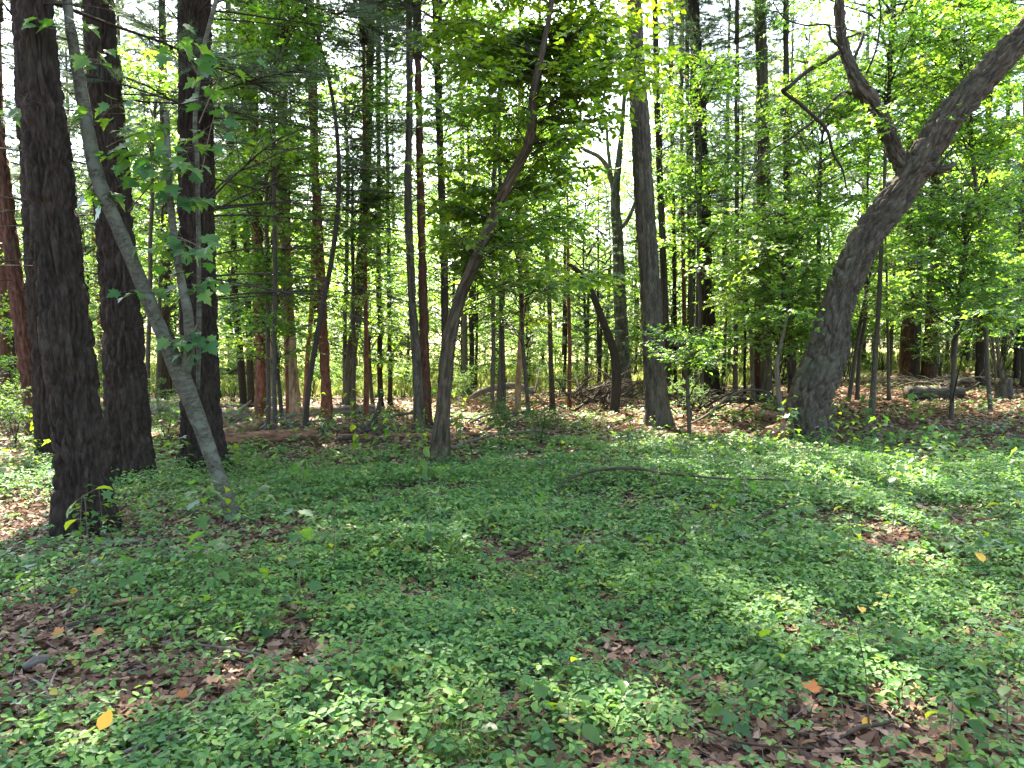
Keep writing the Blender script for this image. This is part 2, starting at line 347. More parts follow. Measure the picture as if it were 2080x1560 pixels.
def ground_material():
    m, N, L = mat_new('forest_soil')
    geo = N.new("ShaderNodeNewGeometry")
    n1 = N.new("ShaderNodeTexNoise"); n1.inputs["Scale"].default_value = 9; n1.inputs["Detail"].default_value = 8; L.new(geo.outputs["Position"], n1.inputs["Vector"])
    n2 = N.new("ShaderNodeTexVoronoi"); n2.inputs["Scale"].default_value = 16; L.new(geo.outputs["Position"], n2.inputs["Vector"])
    c1 = ramp(N, [(.3, (.04, .023, .013)), (.5, (.085, .05, .03)), (.7, (.15, .095, .06))]); L.new(n1.outputs[0], c1.inputs[0])
    mx = N.new("ShaderNodeMixRGB"); mx.blend_type = 'OVERLAY'; mx.inputs[0].default_value = .12; L.new(c1.outputs[0], mx.inputs[1]); L.new(n2.outputs["Color"], mx.inputs[2])
    hs = N.new("ShaderNodeHueSaturation"); hs.inputs["Saturation"].default_value = .95; L.new(mx.outputs[0], hs.inputs["Color"])
    # meadow beyond the trees
    sx = N.new("ShaderNodeSeparateXYZ"); L.new(geo.outputs["Position"], sx.inputs[0])
    n3 = N.new("ShaderNodeTexNoise"); n3.inputs["Scale"].default_value = .35; n3.inputs["Detail"].default_value = 5; L.new(geo.outputs["Position"], n3.inputs["Vector"])
    ma = N.new("ShaderNodeMath"); ma.operation = 'MULTIPLY_ADD'; ma.inputs[1].default_value = 8.0; L.new(n3.outputs[0], ma.inputs[0]); L.new(sx.outputs[1], ma.inputs[2])
    mr = N.new("ShaderNodeMapRange"); mr.inputs[1].default_value = 23.5; mr.inputs[2].default_value = 28.0; L.new(ma.outputs[0], mr.inputs[0])
    c3 = ramp(N, [(.35, (.20, .22, .08)), (.65, (.36, .34, .17))]); L.new(n1.outputs[0], c3.inputs[0])
    m3 = N.new("ShaderNodeMixRGB"); L.new(mr.outputs[0], m3.inputs[0]); L.new(hs.outputs[0], m3.inputs[1]); L.new(c3.outputs[0], m3.inputs[2])
    b = N.new("ShaderNodeBsdfPrincipled"); b.inputs["Roughness"].default_value = 1.0; b.inputs["Specular IOR Level"].default_value = .0; L.new(m3.outputs[0], b.inputs["Base Color"])
    bp = N.new("ShaderNodeBump"); bp.inputs["Strength"].default_value = .8; bp.inputs["Distance"].default_value = .03; L.new(n1.outputs[0], bp.inputs["Height"]); L.new(bp.outputs[0], b.inputs["Normal"])
    out = N.new("ShaderNodeOutputMaterial"); L.new(b.outputs[0], out.inputs[0]); return m
M['ground'] = ground_material()

# ------------------------------------------------------------------ ground
xs = np.concatenate([-np.geomspace(900, 16, 26), np.linspace(-15, 15, 121), np.geomspace(16, 900, 26)])
ys = np.concatenate([np.linspace(-60, 0, 12), np.linspace(0.5, 26, 103), np.geomspace(27, 1800, 40)])
gx, gy = np.meshgrid(xs, ys); gv = np.stack([gx, gy, ground_h(gx, gy)], 2).reshape(-1, 3)
ii = np.arange(gx.size).reshape(gx.shape)
mb = MB(); mb.add(gv, None, np.stack([ii[:-1, :-1], ii[:-1, 1:], ii[1:, 1:], ii[1:, :-1]], 2).reshape(-1, 4))
gr = mb.build('ground', [M['ground']]); gr["kind"] = "structure"; gr["label"] = "brown forest floor running out to a sunlit meadow"

# ------------------------------------------------------------------ foliage builders
def plate(mb, rg, branch, leaf, spread=0.55, ntw=12, nlf=8, tpl=MAPLE_S, lmat=0, tmat=1, droop=0.25, start=0.3, flat=0.3, stalk=0.0):
    """leafy twigs in a layer along a branch polyline (rows x, y, z)"""
    n = len(branch); t = rg.uniform(start, 1.0, ntw); t[0] = 1.0
    ix = np.clip((t * (n - 1)).astype(int), 0, n - 2); fr = t * (n - 1) - ix
    p = branch[ix] * (1 - fr[:, None]) + branch[ix + 1] * fr[:, None]
    tan = unit(branch[np.minimum(ix + 1, n - 1)] - branch[ix])
    side = np.where(rg.random(ntw) < .5, -1, 1) * rg.uniform(.5, 1.25, ntw); side[0] = 0
    ax = np.array([0, 0, 1.0]); sd = np.cross(ax, tan)
    d = unit(tan * np.cos(side)[:, None] + sd * np.sin(side)[:, None] + np.stack([rg.normal(0, .1, ntw), rg.normal(0, .1, ntw), rg.normal(0.0, flat, ntw)], 1))
    ln = spread * rg.uniform(.55, 1.25, ntw) * (1.15 - .45 * t)
    mid = p + d * (ln * .55)[:, None]; end = p + d * ln[:, None]; end[:, 2] -= droop * ln * ln
    sticks(mb, p, mid, .004 + .003 * spread, .003, tmat); sticks(mb, mid, end, .003, .0015, tmat)
    k = nlf; s = np.tile(np.linspace(.18, 1.0, k), (ntw, 1)) + rg.uniform(-.06, .06, (ntw, k)); s = np.clip(s, .1, 1)
    q = np.where(s[..., None] < .55, p[:, None] + (mid - p)[:, None] * (s / .55)[..., None], mid[:, None] + (end - mid)[:, None] * ((s - .55) / .45)[..., None])
    dd = unit(end - p); sl = np.cross(ax, dd)
    a = np.where(np.arange(k) % 2 == 0, 1, -1)[None] * rg.uniform(.5, 1.3, (ntw, k)); a[:, -1] = rg.uniform(-.3, .3, ntw)
    yd = dd[:, None] * np.cos(a)[..., None] + sl[:, None] * np.sin(a)[..., None]
    yd[..., 2] += rg.normal(-.22, .25, (ntw, k))
    nr = np.stack([rg.normal(0, .38, (ntw, k)), rg.normal(0, .38, (ntw, k)), np.ones((ntw, k))], 2)
    sz = leaf * rg.uniform(.55, 1.2, (ntw, k))
    q = q.reshape(-1, 3); yd = unit(yd.reshape(-1, 3)); sz = sz.ravel()
    if stalk:
        q2 = q + yd * (sz * stalk)[:, None]; sticks(mb, q, q2, .0012, .001, tmat); q = q2
    base = np.clip(rg.normal(.45, .2), .05, .95)
    leaves(mb, tpl, q, yd, unit(nr.reshape(-1, 3)), sz, np.clip(base + rg.normal(0, .2, len(q)), 0, 1), lmat, rg.uniform(.2, 1.8, len(q)))

def arc(a, b, rg, n=7, sag=0.12, wob=0.06):
    a, b = np.asarray(a, float), np.asarray(b, float); t = np.linspace(0, 1, n)[:, None]; L = np.linalg.norm(b - a)
    p = a + (b - a) * t; p[:, 2] += (sag * L * 4 * t * (1 - t))[:, 0]
    p += np.cumsum(rg.normal(0, wob * L / n, (n, 3)), 0) * np.minimum(1, t * 3) * (1 - t * .3)
    return p

def tufts(mb, rg, pts, dirs, ln=.11, wd=.005, k=12, mat=0, cone=.75):
    n = len(pts)
    if n == 0: return
    d = unit(dirs)[:, None] + rg.normal(0, cone, (n, k, 3)) * .62; d = unit(d)
    sd = unit(np.cross(d, rg.normal(0, 1, (n, k, 3))))
    L = ln * rg.uniform(.7, 1.15, (n, k, 1)); o = pts[:, None]
    V = np.stack([o + sd * wd * .5, o - sd * wd * .5, o + d * L], 2).reshape(-1, 3)
    rr = np.repeat(np.clip(rg.normal(.5, .22, n), 0, 1), k * 3)
    mb.add(V, np.arange(n * k * 3).reshape(-1, 3), None, mat, rr)

def pine_branch(mb, rg, branch, ntw=12, tw=.5, nt=5, ln=.11, wd=.005, k=12, lmat=0, tmat=1, r0=.018, wood=None):
    n = len(branch); wb = wood or mb
    sticks(wb, branch[:-1], branch[1:], np.linspace(r0, r0 * .3, n - 1), np.linspace(r0 * .85, r0 * .2, n - 1), tmat)
    t = rg.uniform(.25, 1, ntw); t[0] = 1; ix = np.clip((t * (n - 1)).astype(int), 0, n - 2); fr = t * (n - 1) - ix
    p = branch[ix] * (1 - fr[:, None]) + branch[ix + 1] * fr[:, None]; tan = unit(branch[ix + 1] - branch[ix])
    a = np.where(rg.random(ntw) < .5, -1, 1) * rg.uniform(.4, 1.0, ntw); a[0] = 0
    sd = np.cross([0, 0, 1.0], tan)
    d = unit(tan * np.cos(a)[:, None] + sd * np.sin(a)[:, None] + rg.normal(0, .12, (ntw, 3)) + np.array([0, 0, .12]))
    L = tw * rg.uniform(.5, 1.2, ntw) * (1.2 - .5 * t); e = p + d * L[:, None]
    sticks(wb, p, e, .006, .002, tmat)
    s = np.linspace(.35, 1, nt)
    q = (p[:, None] + (e - p)[:, None] * s[None, :, None]).reshape(-1, 3)
    tufts(mb, rg, q, np.repeat(d, nt, 0) + np.array([0, 0, .15]), ln, wd, k, lmat)

# ---- shared crowns (high above the picture's top edge or far away)
def pine_crown(seed, H=11.0, Lb=3.0, nb=64, k=9, wd=.032, ln=.20, ntw=14, nt=4, stem_r=.16, base=.0):
    mb = MB(); rg = R(seed)
    tube(mb, [(0, 0, 0, stem_r), (.05, .03, H * .5, stem_r * .6), (0, .05, H, .02)], 6, .8, 1)
    for i in range(nb):
        z = H * (i + rg.random()) / nb; f = z / H
        L = Lb * (1.05 - f) ** .7 * rg.uniform(.65, 1.15) * (.75 + .25 * min(1, f * 5)); a = i * 2.399 + rg.normal(0, .3)
        e = np.array([math.cos(a) * L, math.sin(a) * L, z + L * rg.uniform(-.05, .35)])
        pine_branch(mb, rg, arc((0, 0, z), e, rg, 5, .02, .05), max(4, int(ntw * L / Lb)), .34 * Lb * .6, nt, ln, wd, k)
    return mb.mesh('crown', [M['needle'], M['dark']])
def leafy_crown(seed, H=8.0, Lb=3.2, nb=30, leaf=.14, tpl=OVAL_S, ntw=12, nlf=9, lm='canopy', spread=1.0, stem_r=.12, low=.0):
    mb = MB(); rg = R(seed)
    tube(mb, [(0, 0, 0, stem_r), (.15, -.1, H * .5, stem_r * .6), (-.1, .1, H * .95, .02)], 6, .8, 1)
    for i in range(nb):
        f = (i + rg.random()) / nb; z = H * (low + (1 - low) * f) * .9
        L = Lb * math.sin(math.pi * min(1, .22 + .75 * f)) ** .8 * rg.uniform(.6, 1.15); a = i * 2.399 + rg.normal(0, .4)
        e = np.array([math.cos(a) * L, math.sin(a) * L, z + L * rg.uniform(.1, .6)])
        br = arc((0, 0, z), e, rg, 5, .06, .08)
        sticks(mb, br[:-1], br[1:], np.linspace(.04, .012, 4), np.linspace(.03, .008, 4), 1)
        plate(mb, rg, br, leaf, spread, ntw, nlf, tpl, 0, 1, .15, .3, .5)
    return mb.mesh('crown', [M[lm], M['dark']])
PINE_HIGH = [pine_crown(100 + i, H=11 - i, Lb=2.9 + .2 * i) for i in range(3)]
LEAF_HIGH = [leafy_crown(110 + i, nb=24, leaf=.17, ntw=9, nlf=9, spread=.8) for i in range(3)]
LEAF_MID = [leafy_crown(150 + i, H=8, Lb=2.7, nb=46, leaf=.115, tpl=MAPLE_T, ntw=14, nlf=10, lm='maple_leaf', spread=.85, stem_r=.06) for i in range(4)]
PINE_EDGE = [pine_crown(120 + i, H=14, Lb=2.7, nb=90, k=12, wd=.014, ln=.17, ntw=18, nt=5, stem_r=.14) for i in range(3)]
FAR_CROWN = [leafy_crown(130 + i, H=12, Lb=5.0, nb=46, leaf=.34, ntw=16, nlf=9, lm='far_leaf', spread=1.7, stem_r=.2) for i in range(3)]
def shrub_mesh(seed, H=2.4, ns=9, leaf=.085):
    mb = MB(); rg = R(seed)
    for i in range(ns):
        a = i * 2.399 + rg.normal(0, .4); r = H * rg.uniform(.15, .55); h = H * rg.uniform(.5, 1.0)
        br = arc((rg.normal(0, .06), rg.normal(0, .06), 0), (math.cos(a) * r, math.sin(a) * r, h), rg, 8, .06, .1)
        sticks(mb, br[:-1], br[1:], np.linspace(.012, .004, 7), np.linspace(.011, .003, 7), 1)
        for k in range(3, 8):
            d = unit(np.array([rg.normal(0, 1), rg.normal(0, 1), rg.normal(.2, .3)])); b2 = arc(br[k], br[k] + d * H * rg.uniform(.15, .32), rg, 4, .05, .1)
            sticks(mb, b2[:-1], b2[1:], .005, .004, 1); plate(mb, rg, b2, leaf, H * .16, 7, 7, OVAL_S, 0, 1, .2, .1, .4)
    return mb.mesh('crown', [M['canopy'], M['dark']])
SHRUB = [shrub_mesh(140 + i) for i in range(4)]

# ------------------------------------------------------------------ trees
def px_path(pts, d=None, lean=None):
    """pixel polyline (u, v, width), base first -> rows x, y, z, radius; the base stands on the ground"""
    u, v, w = pts[0]
    b = G(u, v) if d is None else None
    if d is not None:
        b = P(u, v, d); b[2] = ground_h(b[0], b[1])
    d0 = b[1]; rows = []
    for k, (u, v, w) in enumerate(pts):
        dk = d0 + (lean[k] if lean else 0.0)
        p = b.copy() if k == 0 else P(u, v, dk)
        rows.append([*p, w * dk / FPX / 2])
    rows[0][2] -= 0.06
    return np.array(rows), b

def extend(C, H, r_end=None, b=None):
    """carry a trunk on above the picture to height H, turning upright"""
    top = C[-1, :3]; d = unit(C[-1, :3] - C[-2, :3]); zz = top[2]
    if zz >= H: return C
    n = 3; rows = []
    p = top.copy(); r = C[-1, 3]
    for k in range(n):
        d = unit(d * .75 + np.array([0, 0, 1.0]) * .35); st = (H - zz) / n / max(d[2], .3)
        p = p + d * st; r = r * .86; rows.append([*p, r])
    return np.vstack([C, rows])

def dead_branch(mb, rg, a, b, r0=.011, ntw=6, mat=0, sag=.06):
    p = arc(a, b, rg, 9, sag, .05); L = np.linalg.norm(p[-1] - p[0])
    tube(mb, np.hstack([p, np.linspace(r0, r0 * .25, 9)[:, None]]), 5, .12, mat, cap=False)
    t = rg.uniform(.3, .95, ntw); ix = (t * 8).astype(int); tan = unit(p[np.minimum(ix + 1, 8)] - p[ix])
    d = unit(tan + rg.normal(0, .55, (ntw, 3))); ln = L * rg.uniform(.10, .30, ntw)
    m1 = p[ix] + d * (ln * .5)[:, None]; e = m1 + unit(d + rg.normal(0, .3, (ntw, 3))) * (ln * .5)[:, None]
    sticks(mb, p[ix], m1, r0 * .4, r0 * .3, mat); sticks(mb, m1, e, r0 * .3, r0 * .12, mat)

SEED = [1000]
def add_tree(name, label, pts, bark, shape, H=17, crown=None, crown_z=9.0, d=None, lean=None, nside=None, ds=None, group=None,
             dead=0, dead_z=(1.5, 8), dead_len=(.8, 2.2), flare=.5, dead_dir=None, cat='tree', cs=1.0, joined=False, wob=0.0):
    SEED[0] += 1; sd = SEED[0]; rg = R(sd)
    C, b = px_path(pts, d, lean); C = extend(C, H) if H else C
    t = thing(name, label, cat, b, group)
    wpx = pts[0][2]
    ns = nside or int(np.clip(wpx * 1.1, 8, 110)); dd = ds or float(np.clip(.0022 * b[1] * 20 / max(wpx, 6) * 4, .03, .25))
    mb = MB(); A = tube(mb, C, ns, dd, 0, shape, sd % 97 + 1, flare, wob=wob, zfine=2.1 + .47 * b[1]); mb.build('trunk', [M[bark]], t)
    if dead:
        mbj = MB()
        for i in range(dead):
            z = rg.uniform(*dead_z) + b[2]; k = int(np.argmin(np.abs(A[:, 2] - z))); a = A[k, :3]
            an = rg.uniform(0, 2 * math.pi) if dead_dir is None else rg.normal(dead_dir, .8)
            L = rg.uniform(*dead_len); e = a + np.array([math.cos(an) * L, math.sin(an) * L, L * rg.uniform(-.28, .12)])
            if joined: dead_branch(mbj, rg, a, e, .006 + .003 * L, 5)
            else:
                m1 = MB(); dead_branch(m1, rg, a, e, .005 + .0026 * L, 8, sag=.05); m1.build('dead_branch', [M['dark']], t)
        if joined: mbj.build('dead_branches', [M['dark']], t)
    if crown is not None:
        k = int(np.argmin(np.abs(A[:, 2] - crown_z - b[2]))); p = A[k, :3] - b
        link('crown', crown[sd % len(crown)], t, tuple(p), rg.uniform(0, 6.28), cs * rg.uniform(.92, 1.1))
    return t, A, b, rg

PH, LH = PINE_HIGH, LEAF_HIGH
# -- the dark pines at the left
add_tree('pine_tree', 'big dark rough-barked pine, the nearest trunk at the left', [(178, 1083, 104), (160, 900, 96), (133, 650, 90), (112, 450, 84), (88, 220, 77), (66, 0, 70)], 'pine', 'pine', 19, PH, 8.5, nside=130, ds=.028, dead=9, dead_z=(2.2, 7), dead_len=(.7, 2.2), joined=False)
add_tree('pine_tree', 'dark pine with vine stems on its bark, behind the leaning grey maple', [(272, 985, 90), (258, 820, 80), (243, 600, 73), (225, 350, 66), (212, 150, 60), (200, 0, 56)], 'pine', 'pine', 20, PH, 9.5, nside=110, ds=.032, dead=13, dead_z=(1.2, 7.5), dead_len=(1., 2.8), joined=False)
add_tree('pine_tree', 'dark pine right behind the forked grey maple, long dead branches reaching out', [(418, 955, 88), (410, 850, 76), (402, 600, 70), (398, 300, 66), (395, 0, 60)], 'pine', 'pine', 20, PH, 9.0, nside=110, ds=.034, dead=34, dead_z=(1.6, 7.2), dead_len=(1.8, 4.2), dead_dir=-.1, joined=False)
add_tree('pine_tree', 'dark pine half hidden behind the big nearest trunk', [(103, 935, 52), (88, 700, 48), (68, 400, 44), (50, 100, 40)], 'pine', 'pine', 20, PH, 9.5, nside=60, ds=.06, dead=8, dead_z=(2, 8))
add_tree('pine_tree', 'reddish leaning pine near the left edge', [(76, 885, 34), (48, 690, 32), (14, 430, 28), (-10, 200, 25)], 'redd', 'pine', 20, PH, 10, nside=44, ds=.07, dead=9, dead_z=(2, 8))
add_tree('pine_tree', 'thin reddish pine at the very left edge', [(12, 825, 20), (6, 600, 18), (0, 300, 15)], 'redd', None, 20, PH, 10, dead=6)
add_tree('pine_tree', 'orange-brown slender pine seen between the two nearest dark pines', [(216, 790, 24), (205, 600, 22), (192, 400, 20), (180, 150, 17)], 'red', 'pine', 19, PH, 9, dead=12, dead_len=(.8, 2))

def bough_pair(seed, L):
    rg = R(seed); mb = MB(); mn = MB()
    pine_branch(mn, rg, arc((0, 0, 0), (L, 0, L * rg.uniform(-.06, .1)), rg, 7, .03, .05), int(15 * L), .6, 6, .10, .0035, 16, wood=mb)
    return mb.mesh('live_branch', [M['dark'], M['dark']]), mn.mesh('needles', [M['needle']])
BOUGH = [bough_pair(160 + i, 1.5 + .35 * i) for i in range(6)]
def live_boughs(root, n, z0, z1, sc, seed):
    rg = R(seed); tr = next(c for c in root.children if c.name.startswith('trunk'))
    co = np.zeros(len(tr.data.vertices) * 3); tr.data.vertices.foreach_get('co', co); co = co.reshape(-1, 3)
    for i in range(n):
        z = rg.uniform(z0, z1); ring = co[np.abs(co[:, 2] - z) < .3]
        if len(ring) < 3: continue
        wm, nm = BOUGH[int(rg.integers(6))]; lb = link('live_branch', wm, root, tuple(ring.mean(0)), rg.uniform(0, 6.283), sc * rg.uniform(.8, 1.2)); link('needles', nm, lb)['kind'] = 'stuff'
LP = [o for o in COL.objects if o.name.startswith('pine_tree')]
for o, n in zip(LP, (5, 12, 17, 9, 8, 7, 10)): live_boughs(o, n, 4.2, 8.0, 1.0, int(1000 + n * 7 + abs(o['_loc'][0]) * 10))

# -- trees from the left log to the middle
T = [
 ('pine_tree', 'slim dark pine left of the brick-red pine, its twin touching it', [(497, 842, 15), (488, 720, 14), (478, 600, 13), (470, 300, 11)], 'pine', None, PH, 10, 6),
 ('pine_tree', 'slim dark pine, right one of the touching pair before the brick-red pine', [(511, 846, 14), (507, 700, 13), (502, 560, 12), (496, 250, 10)], 'pine', None, PH, 10, 6),
 ('pine_tree', 'dark trunk seen between the forked maple and the vine-clad pine', [(330, 822, 24), (334, 700, 20), (336, 500, 18), (332, 200, 15)], 'pine', None, PH, 9, 6),
 ('pine_tree', 'brick-red pine with flaky bark rising from the pale log', [(531, 862, 29), (532, 760, 26), (528, 620, 24), (518, 350, 21), (505, 0, 18)], 'red', 'pine', PH, 9, 10),
 ('sapling', 'slim tan sapling standing against the brick-red pine', [(546, 876, 12), (548, 760, 8), (556, 640, 8), (562, 520, 7), (566, 300, 5)], 'tan', None, LH, 10, 0),
 ('tree', 'stout tan-barked trunk with flared base between the two red pines', [(598, 862, 32), (594, 780, 27), (588, 680, 24), (580, 540, 22), (575, 250, 18)], 'tan', 'furrow', LH, 9, 0),
 ('sapling', 'thin straight sapling just in front of the stout tan trunk', [(583, 868, 7), (583, 700, 6), (587, 560, 5), (589, 350, 4)], 'red', None, None, 8, 0),
 ('pine_tree', 'slim reddish pine leaning behind the curved dark sapling', [(617, 848, 11), (626, 700, 9), (634, 580, 9), (640, 350, 8)], 'red', None, PH, 10, 4),
 ('pine_tree', 'dark red pine standing in front of the long grey log', [(666, 858, 24), (660, 740, 20), (654, 620, 19), (642, 380, 17), (628, 40, 14)], 'red', 'pine', PH, 9, 9),
 ('tree', 'brown trunk leaning right behind the long log, meadow on both sides', [(706, 836, 27), (712, 730, 21), (724, 640, 23), (738, 480, 20), (748, 250, 17)], 'grey', 'furrow', LH, 8, 0),
 ('pine_tree', 'thin reddish pine at the right end of the long log', [(744, 852, 12), (744, 700, 9), (742, 560, 8), (740, 250, 7)], 'red', None, PH, 10, 5),
 ('pine_tree', 'left one of two thin dark poles before the bright meadow', [(774, 826, 11), (772, 700, 11), (770, 560, 10), (770, 250, 8)], 'pine', None, PH, 10, 6),
 ('pine_tree', 'right one of two thin dark poles before the bright meadow', [(792, 822, 10), (792, 700, 9), (790, 560, 8), (786, 250, 7)], 'pine', None, PH, 10, 6),
 ('tree', 'tall smooth grey trunk left of the red one in the middle', [(853, 872, 24), (846, 740, 18), (837, 600, 16), (829, 400, 15), (832, 200, 14), (831, 0, 13)], 'grey', 'furrow', LH, 9.5, 3),
 ('pine_tree', 'dark red pine between the smooth grey trunk and the crooked cherry', [(869, 864, 23), (864, 760, 20), (860, 620, 19), (855, 420, 16), (850, 200, 14)], 'redd', 'pine', PH, 9, 10),
 ('tree', 'straight dark trunk rising behind the crooked cherry', [(905, 850, 17), (904, 700, 15), (902, 540, 15), (894, 300, 14), (884, 0, 13)], 'dark', 'furrow', LH, 9, 4),
 ('pine_tree', 'slim grey pine, left one of a pair right of the crooked cherry', [(946, 806, 12), (944, 680, 11), (942, 500, 10), (938, 250, 8)], 'grey', None, PH, 9, 6),
 ('pine_tree', 'slim dark pine, right one of a pair right of the crooked cherry', [(957, 802, 11), (957, 680, 10), (956, 500, 9), (952, 250, 7)], 'pine', None, PH, 9, 6),
 ('sapling', 'thin dark straight sapling with bare stem left of the orange-lit one', [(1022, 858, 11), (1020, 700, 9), (1018, 560, 8), (1016, 400, 7), (1012, 200, 5)], 'dark', None, None, 7, 0),
 ('sapling', 'pale orange-tan sapling with slightly wavy stem in the middle', [(1050, 842, 15), (1054, 760, 12), (1060, 640, 11), (1056, 540, 10), (1052, 430, 9), (1055, 200, 6)], 'tan', None, LH, 9, 0),
 ('tree', 'pale grey far trunk above the white pine needles', [(1075, 790, 9), (1072, 640, 10), (1068, 500, 9), (1060, 200, 7)], 'grey', None, LH, 9, 0),
 ('sapling', 'slender brown sapling right of the orange-lit one', [(1123, 838, 13), (1119, 740, 10), (1116, 620, 9), (1110, 500, 9), (1103, 350, 8), (1098, 150, 6)], 'cherry', None, LH, 9, 0),
 ('pine_tree', 'thin reddish young pine with bare side twigs before the brush pile', [(1157, 832, 9), (1156, 700, 8), (1155, 560, 7), (1153, 420, 5)], 'red', None, None, 6.5, 10),
 ('tree', 'broad dark trunk behind the brush pile, hazy forks against the sky', [(1268, 806, 36), (1263, 700, 29), (1259, 600, 25), (1254, 480, 22), (1250, 400, 18), (1258, 320, 12), (1268, 200, 8)], 'maple', 'furrow', LH, 12, 0),
 ('tree', 'tall straight grey-brown trunk in front, right of the brush pile', [(1334, 864, 52), (1333, 819, 46), (1323, 620, 42), (1311, 450, 40), (1302, 280, 37), (1292, 120, 33), (1288, 0, 29)], 'grey', 'furrow', LH, 9.5, 0),
 ('tree', 'slim dark trunk close behind the tall grey-brown trunk', [(1356, 822, 16), (1352, 700, 15), (1346, 500, 14), (1338, 300, 13), (1330, 0, 11)], 'dark', 'furrow', LH, 9.5, 2),
 ('pine_tree', 'left one of three thin poles behind the mid right trunk', [(1372, 800, 8), (1371, 650, 8), (1368, 450, 7), (1362, 200, 6)], 'pine', None, PH, 9, 6),
 ('pine_tree', 'reddish middle one of three thin poles behind the mid right trunk', [(1390, 800, 12), (1390, 650, 9), (1387, 450, 8), (1384, 200, 7)], 'redd', None, PH, 9, 6),
 ('pine_tree', 'greyish right one of three thin poles behind the mid right trunk', [(1408, 802, 13), (1405, 650, 10), (1400, 450, 8), (1396, 200, 7)], 'grey', None, PH, 9, 6),
 ('pine_tree', 'dark broad-based pine between the grey trunk and the leaning oak', [(1443, 806, 40), (1440, 700, 31), (1434, 560, 28), (1426, 330, 26), (1416, 130, 23), (1408, 0, 21)], 'pine', 'pine', PH, 9.5, 14),
 ('pine_tree', 'thin grey pole standing before the meadow right of the dark pine', [(1493, 808, 11), (1495, 680, 9), (1496, 520, 8), (1496, 250, 7)], 'grey', None, PH, 10, 6),
 ('pine_tree', 'very thin bare pole left of the double dark trunks', [(1513, 800, 6), (1512, 650, 5), (1510, 450, 4)], 'pine', None, None, 8, 6),
 ('pine_tree', 'left dark red trunk of the two pressed together before the oak', [(1540, 800, 18), (1541, 700, 17), (1543, 500, 16), (1546, 250, 15), (1540, 50, 14)], 'redd', 'pine', PH, 9, 8),
 ('tree', 'right brown trunk of the two pressed together before the oak', [(1556, 802, 24), (1556, 700, 22), (1556, 520, 20), (1553, 300, 22), (1546, 60, 20)], 'grey', 'furrow', LH, 9.5, 4),
 ('tree', 'dark trunk just left of the leaning oak base', [(1612, 800, 20), (1606, 700, 18), (1602, 600, 16), (1598, 350, 13)], 'dark', 'furrow', LH, 9, 0),
 ('sapling', 'grey double-stemmed sapling right of the leaning oak', [(1770, 845, 14), (1777, 740, 10), (1785, 620, 9), (1791, 480, 8), (1800, 300, 5)], 'grey', None, LH, 8, 0),
 ('sapling', 'slim crooked sapling close to the right side of the oak', [(1741, 812, 9), (1745, 720, 8), (1757, 640, 7), (1760, 500, 5)], 'grey', None, None, 7, 0),
 ('sapling', 'thin straight sapling right of the grey double-stemmed one', [(1806, 812, 8), (1804, 700, 6), (1800, 580, 5), (1796, 420, 4)], 'grey', None, None, 7, 0),
 ('pine_tree', 'stout dark red pine at the left of the right-hand clump', [(1842, 768, 30), (1843, 680, 26), (1848, 560, 22), (1850, 300, 17)], 'redd', 'pine', PH, 8, 16),
 ('pine_tree', 'slim dark trunk in the middle of the right-hand clump', [(1861, 770, 13), (1864, 680, 12), (1868, 560, 11), (1870, 300, 9)], 'dark', None, PH, 9, 6),
 ('pine_tree', 'dark pine leaning right in the right-hand clump', [(1884, 768, 27), (1889, 680, 24), (1897, 560, 22), (1902, 300, 18)], 'redd', 'pine', PH, 9, 12),
 ('birch_tree', 'white birch with black marks behind the right-hand clump of pines', [(1906, 756, 17), (1901, 690, 13), (1904, 600, 12), (1910, 300, 9)], 'birch', None, LH, 8, 0),
 ('tree', 'thin black broken stem leaning over the mossy log', [(1942, 800, 8), (1937, 730, 9), (1939, 680, 9), (1942, 600, 8)], 'dark', None, None, 0, 0),
 ('pine_tree', 'short-barked dark pine left of the tree stump', [(1991, 780, 21), (1993, 700, 18), (1997, 600, 15), (2004, 380, 12)], 'pine', 'pine', PH, 8, 12),
 ('sapling', 'thin grey sapling bending beside the tree stump', [(2026, 806, 6), (2020, 730, 5), (2014, 680, 5), (1998, 560, 4)], 'grey', None, None, 0, 4),
 ('tree', 'slim dark trunk behind the stump, left of the two at the right edge', [(2036, 752, 12), (2040, 680, 10), (2042, 560, 9), (2046, 300, 8)], 'grey', None, LH, 8, 4),
 ('tree', 'slim trunk at the right edge, right of the one behind the stump', [(2066, 754, 14), (2068, 680, 13), (2074, 560, 10), (2080, 300, 8)], 'grey', None, LH, 8, 4),
 ('tree', 'dark trunk cut off by the right edge', [(2082, 786, 16), (2084, 680, 14), (2086, 500, 12)], 'dark', None, LH, 8, 4),
]
